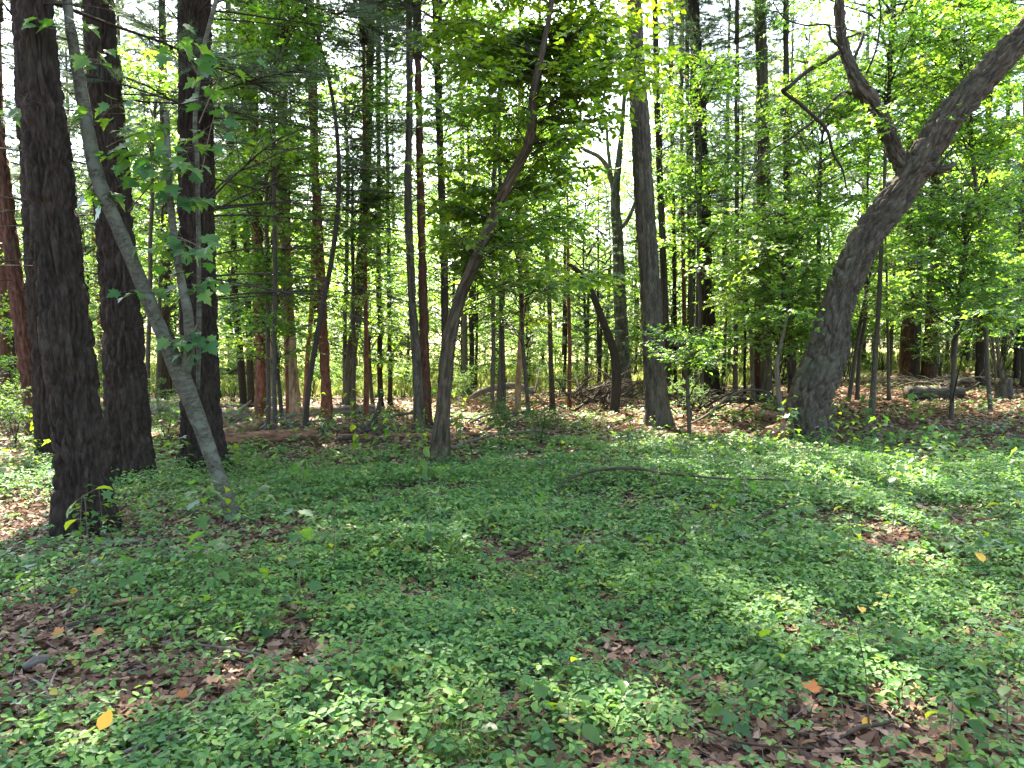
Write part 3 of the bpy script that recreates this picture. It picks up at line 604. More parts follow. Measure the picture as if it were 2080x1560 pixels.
for name, label, pts, bark, shape, crown, cz, dead in T:
    H = 0 if cz == 0 else (cz if crown is None else cz + 8); sc = 1.0
    if crown is not None and G(*pts[0][:2])[1] > 13.5:
        dist = G(*pts[0][:2])[1]; lit = 1280 < pts[0][0] < 1380
        if dist < 16.5 and not lit: crown, cz, sc = (PINE_EDGE, cz - 2.0, .62) if crown is PH else (LEAF_MID, cz - 2.0, .8)
        else: crown, cz, sc = (PINE_EDGE, cz - .8, .42) if crown is PH else (LEAF_MID, cz, .55)
    tt, AA, bb_, _r = add_tree(name, label, pts, bark, shape, H, crown, cz, dead=dead, dead_z=(.8, 7), dead_len=(.5, 1.7), cs=sc, wob=.05 if pts[0][2] < 12 else .0)
    if crown is not None and G(*pts[0][:2])[1] > 15 and _r.random() < .65:
        k = int(np.argmin(np.abs(AA[:, 2] - bb_[2] - _r.uniform(3.6, 5.6)))); link('bough', (PINE_EDGE if crown is PINE_EDGE else LEAF_MID)[int(_r.integers(3))], tt, tuple(AA[k, :3] - bb_), _r.uniform(0, 6.28), _r.uniform(.26, .4))
    if crown is PINE_EDGE and pts[0][2] > 9: live_boughs(tt, 9, 4.4, 10.5, .85, SEED[0])
    if 'broad dark trunk behind' in label:
        for rows in ([(1250, 405, 13), (1238, 350, 11), (1216, 322, 9), (1180, 300, 7), (1160, 250, 4)], [(1254, 470, 10), (1285, 430, 8), (1300, 360, 6), (1296, 280, 4)], [(1240, 355, 8), (1232, 270, 6), (1210, 190, 4)]):
            mb = MB(); tube(mb, [[*P(u, v, bb_[1] + .1 * q), w * bb_[1] / FPX / 2] for q, (u, v, w) in enumerate(rows)], 10, .12, 0, None, 4, wob=.1); mb.build('limb', [M['maple']], tt)
    if 'tall smooth grey trunk left' in label:
        for q, (ox, oy, oz) in enumerate([(0, 0, 10.0), (-2.2, -.8, 11.0)]): link('crown', LH[q], tt, (AA[-1, 0] - bb_[0] + ox, AA[-1, 1] - bb_[1] + oy, oz), q * 1.7, 1.1)  # extra unseen crowns, added overhead to shade the foreground
    if 'straight dark trunk rising behind' in label:
        for q, (ox, oy, oz) in enumerate([(.5, 0, 12.0), (3.0, -.5, 12.5)]): link('crown', LH[q], tt, (ox, oy, oz), q * 1.1, 1.1)  # two more crowns out of view, put in to shade the near ground

# -- forked, leaning maple in front (smooth grey)
def leaf_parts(parent, rg, tpl_mesh_list, o, yd, nr, sz):
    from mathutils import Matrix, Vector
    loc = np.array(parent["_loc"])
    y = unit(yd); x = unit(np.cross(y, nr)); z = np.cross(x, y)
    for i in range(len(o)):
        ob = bpy.data.objects.new('leaf', tpl_mesh_list[i % len(tpl_mesh_list)]); COL.objects.link(ob); ob.parent = parent
        s = float(sz[i]); q = o[i] - loc
        ob.matrix_local = Matrix(((x[i][0] * s, y[i][0] * s, z[i][0] * s, q[0]), (x[i][1] * s, y[i][1] * s, z[i][1] * s, q[1]), (x[i][2] * s, y[i][2] * s, z[i][2] * s, q[2]), (0, 0, 0, 1)))

def leaf_meshes(name, tpl, mat, n=6, lo=.1, hi=.9):
    out = []
    for i in range(n):
        m = MB(); V, F = tpl; W = V.copy(); W[:, 2] *= .3 + 1.8 * i / n
        m.add(W, F, None, 0, lo + (hi - lo) * i / max(1, n - 1)); out.append(m.mesh(name, [mat]))
    return out
MAPLE_LEAVES = leaf_meshes('leaf', MAPLE, M['maple_dark'], 8)

C, b = px_path([(484, 1060, 37), (455, 1000, 29), (415, 885, 30), (396, 835, 32), (368, 765, 37), (335, 690, 29), (304, 615, 27), (252, 490, 27), (198, 359, 27), (170, 215, 24), (147, 80, 20), (136, 0, 18)])
maple = thing('maple_tree', 'smooth grey maple leaning left with a fork, big lobed leaves in front of pines', 'tree', b)
rg = R(41)
mb = MB(); A = tube(mb, extend(C, 8.5), 40, .04, 0, 'smooth', 5, .4)
C2 = np.array([[*P(u, v, b[1] + dd), w * b[1] / FPX / 2] for u, v, w, dd in [(374, 765, 22, 0), (384, 715, 21, -.05), (382, 640, 18, -.1), (366, 560, 16, -.1), (350, 450, 14, -.1), (342, 330, 12, .0), (338, 230, 10, .1)]])
tr = mb.build('trunk', [M['maple']], maple)
mb = MB(); tube(mb, C2, 18, .05, 0, 'smooth', 6); mb.build('fork', [M['maple']], maple)
mb = MB(); tube(mb, np.array([[*P(u, v, b[1] + dd), w * b[1] / FPX / 2] for u, v, w, dd in [(402, 790, 8, .3), (404, 640, 9, .35), (404, 480, 9, .4), (400, 320, 9, .4), (396, 240, 9, .4), (412, 120, 9, .4), (440, 0, 9, .4), (452, -80, 8, .4)]]), 12, .06, 0, 'smooth', 8, wob=.02); mb.build('stem', [M['maple']], maple)
lo, ly, ln_, ls = [], [], [], []
sprays = [((150, 225), (15, 235), 13), ((170, 60), (110, 60), 6), ((190, 260), (250, 210), 8), ((215, 300), (330, 250), 12), ((225, 330), (300, 310), 15), ((240, 380), (360, 330), 14), ((240, 400), (180, 395), 9),
          ((260, 430), (400, 285), 12), ((345, 420), (400, 400), 10), ((350, 480), (430, 520), 13), ((372, 620), (410, 560), 12), ((380, 700), (420, 690), 9), ((350, 470), (300, 520), 7), ((405, 380), (445, 200), 10), ((405, 250), (480, 105), 9), ((400, 150), (350, 60), 7), ((300, 600), (262, 590), 5), ((400, 660), (372, 730), 6), ((180, 150), (200, 120), 6)]
for (u0, v0), (u1, v1), n in sprays:
    n = int(n * 1.6)
    d0 = b[1] + .05; a = P(u0, v0, d0); e = P(u1, v1, d0 + rg.uniform(-.55, .15))
    mbt = MB(); br = arc(a, e, rg, 6, .05, .05); sticks(mbt, br[:-1], br[1:], np.linspace(.008, .003, 5), np.linspace(.007, .002, 5))
    t = rg.uniform(.3, 1.0, n); ix = np.clip((t * 5).astype(int), 0, 4); fr = (t * 5 - ix)[:, None]; q = br[ix] * (1 - fr) + br[ix + 1] * fr
    dr = np.stack([rg.normal(0, 1, n), rg.normal(-.25, .8, n), rg.normal(-.05, .3, n)], 1); dr = unit(dr); q2 = q + dr * rg.uniform(.05, .2, n)[:, None]
    sticks(mbt, q, q2, .0018, .0013); mbt.build('twig', [M['twig']], maple)
    y = unit(dr * np.array([1, 1, .3]) + np.array([0, 0, -.55]) + rg.normal(0, .2, (n, 3)))
    nr = unit(np.stack([rg.normal(0, .45, n), rg.normal(-.35, .4, n), np.ones(n)], 1))
    lo.append(q2); ly.append(y); ln_.append(nr); ls.append(rg.uniform(.07, .155, n))
leaf_parts(maple, rg, MAPLE_LEAVES, np.concatenate(lo), np.concatenate(ly), np.concatenate(ln_), np.concatenate(ls))
link('crown', LH[1], maple, tuple(A[-1, :3] - b - np.array([0, 0, .8])), 1.0, .7)

DENSE = 1.9
# -- understory helper: trunk, branches and leaf layers reaching into a zone
def understory(name, label, base, zone, d, n, leaf=.11, mat='maple_leaf', tpl=MAPLE_S, trunk=None, bark='grey', w=8, spread=.6, ntw=12, nlf=8, dspread=1.4, seed=1, rise=.35, group=None, stalk=0.0, H=0, flat=.3, smooth=None, br_r=.014, more=(), front=None):
    rg = R(seed * 13 + 5); u0, v0, u1, v1 = zone; n = int(n * DENSE); tpl = MAPLE_T if tpl is MAPLE_S else tpl
    if trunk is None:
        uc = (u0 + u1) / 2; trunk = [(base, 900, w), ((base * .6 + uc * .4), v1 + 30, w * .85), (uc * .8 + base * .2 + rg.normal(0, 12), (v0 + v1) / 2, w * .6), (uc + rg.normal(0, 15), v0 + 10, w * .25)]
        C, b = px_path(trunk, d)
    else: C, b = px_path(trunk, d)
    t = thing(name, label, 'tree', b, group)
    mb = MB(); A = tube(mb, extend(C, H) if H else C, max(8, int(w)), .1, 0, smooth, seed % 50 + 1, .3, wob=.04); mb.build('trunk', [M[bark]], t)
    mb = MB()
    AU, AV, _ = PX(A[:, :3]); ZZ = [zone] * n
    for z2, n2 in more: ZZ += [z2] * n2
    for u0, v0, u1, v1 in ZZ:
        u = rg.uniform(u0, u1); v = rg.uniform(v0, v1); dd = b[1] + rg.normal(0, dspread) - .2
        if front is not None:
            k = int(np.argmin(np.abs(AV - v))); near = abs(u - AU[k]) < front
            dd = b[1] + abs(rg.normal(.8, .6)) if near else b[1] + rg.normal(.2, dspread)
        e = P(u, v, dd); hd = np.hypot(A[:, 0] - e[0], A[:, 1] - e[1])
        k = int(np.argmin(np.abs(A[:, 2] - (e[2] - rise * hd))))
        br = arc(A[k, :3], e, rg, 7, .07, .07)
        sticks(mb, br[:-1], br[1:], np.linspace(br_r, .005, 6), np.linspace(br_r * .9, .004, 6), 1)
        L = np.linalg.norm(br[-1] - br[0])
        plate(mb, rg, br, leaf, spread, ntw, nlf, tpl, 0, 1, .22, max(.2, 1 - 1.3 / max(L, .1)), flat, stalk)
    mb.build('crown', [M[mat], M['dark']], t)
    return t, b

# -- the crooked cherry in the middle
_, cb = understory('cherry_tree', 'crooked dark cherry bending right, leafy crown in the middle of the picture', 890, (850, 60, 1230, 600), None, 46, .10, 'cherry_leaf', OVAL_M,
           [(891, 942, 48), (897, 870, 34), (903, 806, 28), (908, 737, 30), (917, 668, 27), (936, 600, 24), (960, 545, 22), (1000, 450, 22), (1038, 360, 21), (1074, 290, 20), (1082, 215, 19), (1088, 160, 16), (1112, 50, 11)], 'cherry', 44, .55, 14, 10, 1.1, 21, .25, H=9, smooth='furrow', br_r=.009, more=[((1110, -60, 1350, 190), 40), ((880, -60, 1050, 120), 14)], front=85)
cherry = bpy.data.objects['cherry_tree']
for q, (ox, oy, oz, sc_) in enumerate([(2.8, -1.8, 9.6, 1.05), (1.0, -1.6, 9.8, 1.0), (3.6, -1.0, 9.4, 1.05), (-.6, -.6, 9.6, 1.1)]): link('crown', LH[q % 3], cherry, (ox, oy, oz), q * 2.0, sc_)  # crowns added above the frame to keep direct sun off the foreground
U = [
 # label, base u, zone, depth, plates, leaf, mat, template, spread
 ('young maple with bright leaf layers right of the dark left pines', 545, (420, 90, 640, 330), 13.5, 24, .10, 'maple_leaf', MAPLE_S, .6),
 ('young maple with yellow-green leaf layers above the pale log', 560, (430, 330, 640, 560), 15, 26, .10, 'maple_leaf', MAPLE_S, .65),
 ('low young maple with lit leaves hanging before the brick-red pine', 575, (450, 520, 640, 720), 14.5, 18, .095, 'maple_leaf', MAPLE_S, .55),
 ('young maple filling the gap left of the smooth grey trunk', 720, (600, 330, 830, 560), 16.5, 28, .10, 'maple_leaf', MAPLE_S, .7),
 ('young maple with low leaf layers before the bright meadow', 760, (660, 560, 830, 760), 18.5, 18, .095, 'maple_leaf', MAPLE_S, .6),
 ('tall young maple below the open sky left of the middle', 700, (600, 120, 830, 340), 18, 22, .10, 'maple_leaf', MAPLE_S, .75),
 ('young tree with yellow-lit leaves behind the crooked cherry', 1010, (900, 200, 1200, 480), 17, 30, .095, 'maple_leaf', OVAL_S, .8),
 ('small tree with leaves low behind the crooked cherry', 1075, (930, 450, 1150, 650), 15.5, 14, .085, 'cherry_leaf', OVAL_S, .6),
 ('young maple with glossy leaf layers left of the leaning oak', 1580, (1470, 420, 1700, 700), 15.5, 44, .10, 'maple_leaf', MAPLE_S, .65),
 ('yellow-lit young maple before the double dark trunks', 1530, (1430, 480, 1600, 640), 17.5, 14, .10, 'maple_leaf', MAPLE_S, .6),
 ('tall young maple behind the dead limb of the oak', 1660, (1540, 130, 1800, 430), 17, 36, .10, 'maple_leaf', MAPLE_S, .8),
 ('young maple with wide leaf layers right of the leaning oak', 1930, (1830, 360, 2090, 640), 14.5, 44, .10, 'maple_leaf', MAPLE_S, .7),
 ('tall maple filling the upper right corner above the oak', 2010, (1780, -40, 2100, 330), 15.5, 50, .11, 'maple_leaf', MAPLE_S, .8),
 ('small maple with dark leaves low at the right edge', 2040, (1920, 520, 2090, 680), 18.5, 16, .095, 'maple_leaf', MAPLE_S, .6),
 ('thin young maple in front of the dark broad-based pine', 1425, (1345, 330, 1490, 560), 17, 14, .095, 'maple_leaf', MAPLE_S, .6),
 ('young maple glowing between the vine-clad pine and the forked maple', 320, (240, 330, 420, 620), 18, 22, .10, 'maple_leaf', MAPLE_S, .75),
 ('young tree lit behind the trunks at the left edge', 110, (-20, 480, 190, 760), 19, 20, .095, 'maple_leaf', OVAL_S, .7),
 ('low maple at the foot of the grey double-stemmed sapling', 1720, (1690, 480, 1860, 660), 17.5, 16, .095, 'maple_leaf', MAPLE_S, .6),
 ('leafy twig-thin maple in front of the mid right trunk at chest height', 1400, (1310, 675, 1470, 735), 13.0, 9, .07, 'maple_leaf', OVAL_S, .4),
]
U += [
 ('young maple with bright layers at the top left of the middle', 560, (440, -20, 660, 170), 12.5, 15, .10, 'maple_leaf', MAPLE_S, .65),
 ('young maple glowing at the top behind the crooked cherry', 1000, (900, 20, 1120, 260), 15, 16, .095, 'maple_leaf', OVAL_S, .75),
 ('young maple with layers before the three thin poles', 1410, (1340, 110, 1540, 380), 17.5, 16, .10, 'maple_leaf', MAPLE_S, .75),
 ('young maple glowing high between the dark left pines', 300, (220, 80, 420, 330), 15.5, 16, .10, 'maple_leaf', MAPLE_S, .7),
]
for i, (lab, bu, zone, d, n, leaf, mt, tpl, sp) in enumerate(U):
    understory('young_maple' if 'maple' in lab else 'young_tree', lab, bu, zone, d, n, leaf, mt, tpl, None, 'grey', 9, sp, 15, 9, 1.3, 300 + i)

# curved slender sapling in the left middle, arched broken sapling before the brush pile
add_tree('sapling', 'slender dark sapling curving up left of the middle', [(618, 892, 12), (628, 780, 11), (650, 650, 11), (675, 520, 10), (688, 400, 9), (686, 290, 8), (672, 180, 7), (640, 50, 6), (620, -40, 5)], 'dark', None, 0, ds=.1)
add_tree('snapped_sapling', 'dark snapped sapling arching left from a broken red stub', [(1247, 838, 20), (1252, 770, 20), (1246, 712, 17), (1226, 655, 15), (1202, 595, 13), (1178, 555, 11), (1156, 538, 9)], 'dark', None, 0, ds=.1, flare=.2)
add_tree('fallen_bough', 'brown fork-like bough curving up from behind the oak base', [(1592, 858, 12), (1582, 800, 10), (1578, 740, 9), (1590, 680, 7), (1600, 640, 5)], 'dead', None, 0, ds=.1, cat='branch')

# -- leaning oak
C, b = px_path([(1645, 884, 86), (1645, 813, 86), (1680, 713, 84), (1693, 650, 68), (1706, 605, 63), (1733, 540, 62), (1764, 478, 61), (1822, 399, 61), (1874, 322, 59), (1926, 242, 57), (1998, 160, 55), (2065, 85, 53), (2130, 10, 50)], None)
oak = thing('oak_tree', 'massive oak trunk with deeply furrowed bark leaning to the upper right', 'tree', b)
mb = MB(); A = tube(mb, extend(C, 12), 180, .027, 0, 'oak', 11, .16, zfine=8.3); mb.build('trunk', [M['oak']], oak)
od = b[1]
def opx(rows): return np.array([[*P(u, v, od + dd), w * od / FPX / 2] for u, v, w, dd in rows])
mb = MB(); tube(mb, opx([(1850, 365, 36, 0), (1824, 318, 33, 0), (1796, 256, 32, 0), (1766, 204, 31, -.1), (1744, 172, 33, -.1), (1724, 126, 25, 0), (1711, 80, 20, .1), (1706, 25, 20, .1), (1702, -40, 18, .2)]), 60, .035, 0, 'oak', 13); mb.build('limb', [M['oak']], oak)
mb = MB(); tube(mb, opx([(1880, 345, 30, -.1), (1905, 345, 20, -.2), (1932, 338, 14, -.25), (1942, 332, 5, -.25)]), 16, .04, 0, 'oak', 14); mb.build('branch_stub', [M['oak']], oak)
rg = R(77)
for nm, rows, k in [('dead_branch', [(1712, 100, 14, 0), (1690, 118, 13, -.2), (1650, 140, 12, -.3), (1602, 168, 11, -.5), (1596, 182, 10, -.5), (1622, 206, 9, -.5), (1650, 226, 9, -.6), (1680, 260, 8, -.6), (1700, 310, 7, -.6), (1714, 345, 5, -.6), (1720, 400, 3, -.6)], 9),
                    ('dead_branch', [(1728, 190, 9, -.1), (1700, 190, 7, -.3), (1660, 232, 6, -.5), (1600, 290, 5, -.6), (1555, 330, 4, -.7), (1520, 370, 3, -.7), (1500, 440, 2, -.7)], 9),
                    ('dead_branch', [(1714, 110, 9, 0), (1690, 80, 7, -.2), (1678, 48, 6, -.2), (1640, 42, 5, -.3), (1600, 28, 4, -.3), (1570, 0, 3, -.3)], 7),
                    ('dead_branch', [(1735, 120, 9, 0), (1750, 65, 8, .2), (1715, 75, 5, .2), (1690, 60, 4, .2)], 6),
                    ('dead_branch', [(1770, 190, 7, 0), (1800, 250, 4, -.3), (1822, 290, 3, -.3)], 6),
                    ('dead_branch', [(1900, 350, 5, -.3), (1925, 310, 4, -.4), (1950, 285, 2, -.4)], 4),
                    ('dead_branch', [(1760, 150, 6, 0), (1775, 90, 5, -.2), (1782, 20, 4, -.3), (1778, -30, 3, -.3)], 6)]:
    rows = [(u + rg.normal(0, 5), v + rg.normal(0, 4), w * .72, dd + rg.normal(0, .05)) if 0 < q < len(rows) - 1 else (u, v, w * .72, dd) for q, (u, v, w, dd) in enumerate(rows)]
    mb = MB(); Q = tube(mb, opx(rows), 8, .05, 0, None, 3, wob=.09); db = mb.build(nm, [M['dark']], oak); db["_loc"] = oak["_loc"]
    n = k * 2; ix = rg.integers(2, len(Q) - 1, n); d = unit(np.stack([rg.normal(0, .8, n), rg.normal(0, .5, n), rg.normal(-.35, .8, n)], 1)); L = rg.uniform(.2, .8, n)
    m1 = Q[ix, :3] + d * (L * .4)[:, None]; m2 = m1 + unit(d + rg.normal(0, .45, (n, 3))) * (L * .35)[:, None]; e = m2 + unit(d + rg.normal(0, .6, (n, 3))) * (L * .3)[:, None]
    for q in range(n):
        mb = MB(); sticks(mb, Q[ix[q], :3], m1[q], .008, .006); sticks(mb, m1[q], m2[q], .006, .004); sticks(mb, m2[q], e[q], .004, .0015); mb.build('twig', [M['dark']], db)
for cz, off in ((0, (0, 0, -1)), (1, (2.5, -1.5, .5)), (2, (-2.5, .5, 1.5))):
    link('crown', LH[cz], oak, tuple(A[-1, :3] - b + np.array(off)), cz * 1.3, .9)

# ------------------------------------------------------------------ background: meadow-edge pines, shrubs, far trees
def simple_tree(name, label, x, y, crown, cz, r, H, bark, group, cs=1.0, seed=1, cat='tree'):
    rg = R(seed); z = float(ground_h(x, y)); t = thing(name, label, cat, (x, y, z), group, cs / y)
    key = (bark, round(H), seed % 3)
    if key not in STEMS:
        mb = MB(); tube(mb, [(0, 0, -.15, r), (.05, 0, H * .4, r * .8), (.1, .05, H, r * .5)], 12, .5, 0, None, seed % 7 + 1, .3); STEMS[key] = mb.mesh('trunk', [M[bark]])
    link('trunk', STEMS[key], t)
    link('crown', crown[seed % len(crown)], t, (0, 0, cz), rg.uniform(0, 6.28), cs * rg.uniform(.9, 1.12))
    return t
STEMS = {}
MARKS = [(-150, 'left of the picture edge pines'), (10, 'behind the thin reddish pine at the left edge'), (75, 'behind the reddish leaning pine'), (150, 'behind the nearest dark pine'), (245, 'behind the vine-clad pine'), (330, 'behind the leaning grey maple'), (405, 'behind the pine with long dead branches'), (530, 'behind the brick-red pine'),
         (600, 'behind the stout tan trunk'), (662, 'behind the dark red pine'), (715, 'behind the brown trunk leaning right'), (782, 'behind the two thin dark poles'), (840, 'behind the smooth grey trunk'), (910, 'behind the crooked cherry'), (955, 'behind the slim pine pair'), (1020, 'behind the thin dark sapling'), (1055, 'behind the orange-tan sapling'), (1120, 'behind the slender brown sapling'),
         (1200, 'behind the brush pile'), (1265, 'behind the broad dark trunk'), (1325, 'behind the tall grey-brown trunk'), (1390, 'behind the three thin poles'), (1440, 'behind the dark broad-based pine'), (1495, 'behind the thin grey pole'), (1548, 'behind the two pressed trunks'), (1650, 'behind the oak trunk'), (1775, 'behind the grey double-stemmed sapling'), (1865, 'behind the right-hand clump'), (1990, 'behind the short-barked pine'), (2060, 'behind the trunks at the right edge'), (2250, 'right of the picture edge')]
def mark(x, y):
    u = 1040 + FPX * x / y; return min(MARKS, key=lambda m: abs(m[0] - u))[1]
rg = R(5)
for i, (u, d, cz, cs, lab) in enumerate([
    (1215, 20.5, 1.0, .36, 'young white pine with soft pale needles behind the snapped sapling'),
    (1145, 23, 1.2, .42, 'small white pine, pale needles, left of the brush pile'),
    (1290, 26, 1.6, .5, 'white pine with pale needles behind the tall grey-brown trunk'),
    (965, 25, 2.2, .42, 'small shaded pine with grey dead twigs behind the crooked cherry'),
    (2065, 21, 1.5, .36, 'young pine with layered branches at the right edge'),
    (110, 23, 4.5, .7, None), (255, 22.5, 5.0, .7, None), (345, 24, 5.0, .65, None), (520, 25, 6.5, .6, None), (1470, 25, 3.0, .8, None), (1400, 24, 4.0, .8, None), (1530, 30, 2.0, .9, None), (1600, 27, 3.5, .8, None),
    (560, 32, 3.0, .7, None), (470, 33, 3.2, .7, None), (330, 32, 2.5, .7, None), (150, 26, 3.0, .7, None), (20, 24, 3.0, .7, None), (640, 35, 3.5, .7, None),
    (800, 36, 2.0, .8, None), (720, 38, 3.5, .7, None), (1010, 34, 2.0, .75, None), (1750, 30, 3.0, .95, None), (1960, 27, 3.0, .8, None), (2110, 30, 2.0, 1.0, None), (1860, 34, 2.5, 1.0, None), (420, 34, 2.0, 1.0, None), (900, 35, 3.5, .7, None), (240, 34, 2, 1.0, None)]):
    p = P(u, 700, d)
    simple_tree('pine_tree', lab or 'soft-needled pine at the meadow edge ' + mark(p[0], d), p[0], d, PINE_EDGE, cz, .16 if cs > .5 else .06, cz + 1.5, 'pine', None if lab else 'pines along the meadow edge', cs, 700 + i)
for i in range(80):
    u = -200 + 2480 * (i + rg.random()) / 80; d = rg.uniform(20, 33); p = P(u, 700, d)
    simple_tree('shrub', 'leafy green meadow-edge shrub ' + mark(p[0], d), p[0], d, SHRUB, 0.05, .02, .6, 'dark', 'shrubs along the meadow edge', rg.uniform(.4, .75) if u < 1230 and d < 27 else rg.uniform(.6, 1.3), 800 + i, 'shrub')
for i in range(96):
    u = -260 + 2600 * (i + rg.random()) / 96; tall = i % 3 == 0; d = rg.uniform(40, 58) if tall else rg.uniform(22, 38); p = P(u, 700, d); gap = 1170 < u < 1290 or 700 < u < 880
    sc_ = rg.uniform(1.3, 2.0) if tall and not gap else rg.uniform(.5, .85)
    simple_tree('young_tree', ('tall far leafy tree ' if tall else 'low leafy meadow tree ') + mark(p[0], d), p[0], d, LEAF_MID, rg.uniform(.4, 1.6) * (1.6 if tall else 1), .07, 4, 'grey', 'leafy trees along the meadow edge', sc_, 1200 + i)
for i in range(34):
    x = -85 + 170 * (i + rg.random()) / 34; y = rg.uniform(58, 105)
    if -2 < x / y * 60 < 12 and y < 80: y += 40
    simple_tree('far_tree', 'round leafy tree across the meadow ' + mark(x, y), x, y, FAR_CROWN, 1.5, .25, 4, 'grey', 'trees beyond the meadow', rg.uniform(.8, 1.25), 900 + i)
for i, (u, v, s, lab) in enumerate([(28, 905, .46, 'yellow-green shrub at the left edge below the thin reddish pine'), (55, 870, .5, 'bright shrub beside the foot of the reddish leaning pine'), (212, 900, .46, 'sunlit yellow shrub between the two nearest dark pines'),
                                    (335, 905, .42, 'sunlit yellow shrub before the end of the broken log'), (1095, 905, .28, 'low leafy shrub in the middle behind the ground cover'), (1400, 850, .36, 'small lit shrub right of the tall grey-brown trunk'),
                                    (1020, 905, .28, 'small shrub right of the crooked cherry foot')]):
    p = G(u, v); simple_tree('shrub', lab, p[0], p[1], SHRUB, .02, .012, .5, 'dark', None, s, 950 + i, 'shrub')

rg = R(8)   # meadow grass
n = 26000; y = 23 + 30 * rg.random(n) ** 1.4; x = (rg.random(n) * 2 - 1) * (y * .75 + 3); z = ground_h(x, y)
keep = y + 8 * (vnoise(np.stack([x * .35, y * .35, 0 * x], 1), 3) - .5) > 23.5; x, y, z = x[keep], y[keep], z[keep]; n = len(x)
yd = unit(np.stack([rg.normal(0, .35, n), rg.normal(0, .35, n), np.ones(n)], 1)); nr = unit(rg.normal(0, 1, (n, 3)))
mb = MB(); leaves(mb, NARROW, np.stack([x, y, z], 1), yd, nr, rg.uniform(.18, .5, n), rg.random(n)); o = mb.build('grass', [M['meadow_grass']]); o["kind"] = "stuff"; o["label"] = "pale sunlit meadow grass beyond the trees"; o["category"] = "grass"

# ------------------------------------------------------------------ logs, stump, brush, fallen branches
def log(label, a, b, w0, w1, bark='dead', shape='furrow', lift=.8, seed=1, name='log', knots=2, bend=.03):
    A0, B0 = G(*a), G(*b); r0, r1 = 1.5 * w0 * A0[1] / FPX / 2, 1.5 * w1 * B0[1] / FPX / 2
    A0[2] += r0 * lift; B0[2] += r1 * lift; rg = R(seed)
    mid = (A0 + B0) / 2 + rg.normal(0, bend, 3) * np.linalg.norm(B0 - A0) * np.array([1, 1, .4]); mid[2] = (A0[2] + B0[2]) / 2
    t = thing(name, label, 'log', A0)
    mb = MB(); Q = tube(mb, [[*A0, r0], [*mid, (r0 + r1) / 2], [*B0, r1]], 26, .05, 0, shape, seed); mb.build('trunk', [M[bark]], t)
    for k in range(knots):
        mb = MB(); q = Q[rg.integers(2, len(Q) - 2)]; d = unit(rg.normal(0, 1, 3) + np.array([0, -.3, .8])); L = rg.uniform(.15, .5)
        tube(mb, [[*q[:3], q[3] * .35], [*(q[:3] + d * L * .5 + rg.normal(0, .03, 3)), q[3] * .22], [*(q[:3] + d * L), q[3] * .08]], 6, .06); mb.build('branch_stub', [M[bark]], t)
log('grey weathered log lying behind the forked maple', (300, 838), (402, 856), 24, 24, 'dead', seed=3)
log('long grey log lying behind the red pines', (440, 856), (760, 842), 20, 15, 'dead', seed=4, knots=4)
log('pale sunlit barkless log beside the brick-red pine', (448, 896), (548, 872), 17, 21, 'tan', seed=5, bend=.01)
log('dark red rotten log in front of the pale sunlit log', (436, 908), (642, 890), 20, 15, 'rot', seed=6, knots=3)
log('thin rotten log lying behind the left pines', (300, 900), (378, 888), 14, 16, 'rot', seed=7, knots=1)
log('thin pole lying on the floor before the crooked cherry', (640, 892), (1010, 884), 8, 6, 'rot', seed=8, knots=2)
log('mossy dark log on the rise right of the oak', (1842, 812), (1955, 806), 22, 15, 'grey', seed=9, knots=3)
log('dark low log lying behind the oak foot', (1470, 822), (1590, 818), 12, 11, 'dark', seed=10, knots=2)
log('rusty piece of rotten wood left of the oak foot', (1540, 852), (1586, 848), 13, 9, 'rot', seed=12, knots=1)
log('broken root slab leaning at the foot of the oak', (1560, 898), (1606, 868), 22, 26, 'rot', seed=13, knots=0, lift=.8)
log('dark fallen trunk lying level behind the left pines', (440, 800), (560, 800), 9, 8, 'dark', seed=14, lift=7)

rg = R(9); p = G(2040, 808); t = thing('tree_stump', 'cut grey-brown tree stump at the right edge', 'stump', p)
r = 15 * p[1] / FPX; mb = MB(); tube(mb, [[p[0], p[1], p[2] - .05, r * 1.15], [p[0] - .01, p[1], p[2] + .2, r], [p[0] - .02, p[1], p[2] + .44, r * .95]], 32, .025, 0, 'furrow', 17, .25, cap=False); mb.build('bark', [M['grey']], t)
th = np.linspace(0, 2 * math.pi, 24, endpoint=False); V = np.vstack([[p[0] - .02, p[1], p[2] + .40], np.stack([p[0] - .02 + r * .9 * np.cos(th), p[1] + r * .9 * np.sin(th), p[2] + .42 + .03 * np.cos(3 * th)], 1)])
mb = MB(); mb.add(V, [[0, 1 + i, 1 + (i + 1) % 24] for i in range(24)]); mb.build('cut_top', [M['dead']], t)

# leaning dead trunks on the right rise
for lab, a, bb, w in [('pale fallen trunk leaning to the right behind the right-hand clump', (1922, 742), (1972, 682), 18), ('grey leaning dead trunk beside the short-barked pine', (1960, 746), (1984, 690), 10)]:
    q = G(*a); e = P(bb[0], bb[1], q[1] + .5); t = thing('leaning_trunk', lab, 'log', q)
    mb = MB(); tube(mb, [[*q, w * q[1] / FPX / 2], [*((q + e) / 2 + np.array([0, 0, .05])), w * .9 * q[1] / FPX / 2], [*e, w * .8 * q[1] / FPX / 2]], 16, .08, 0, 'furrow', 21); mb.build('trunk', [M['dead']], t)

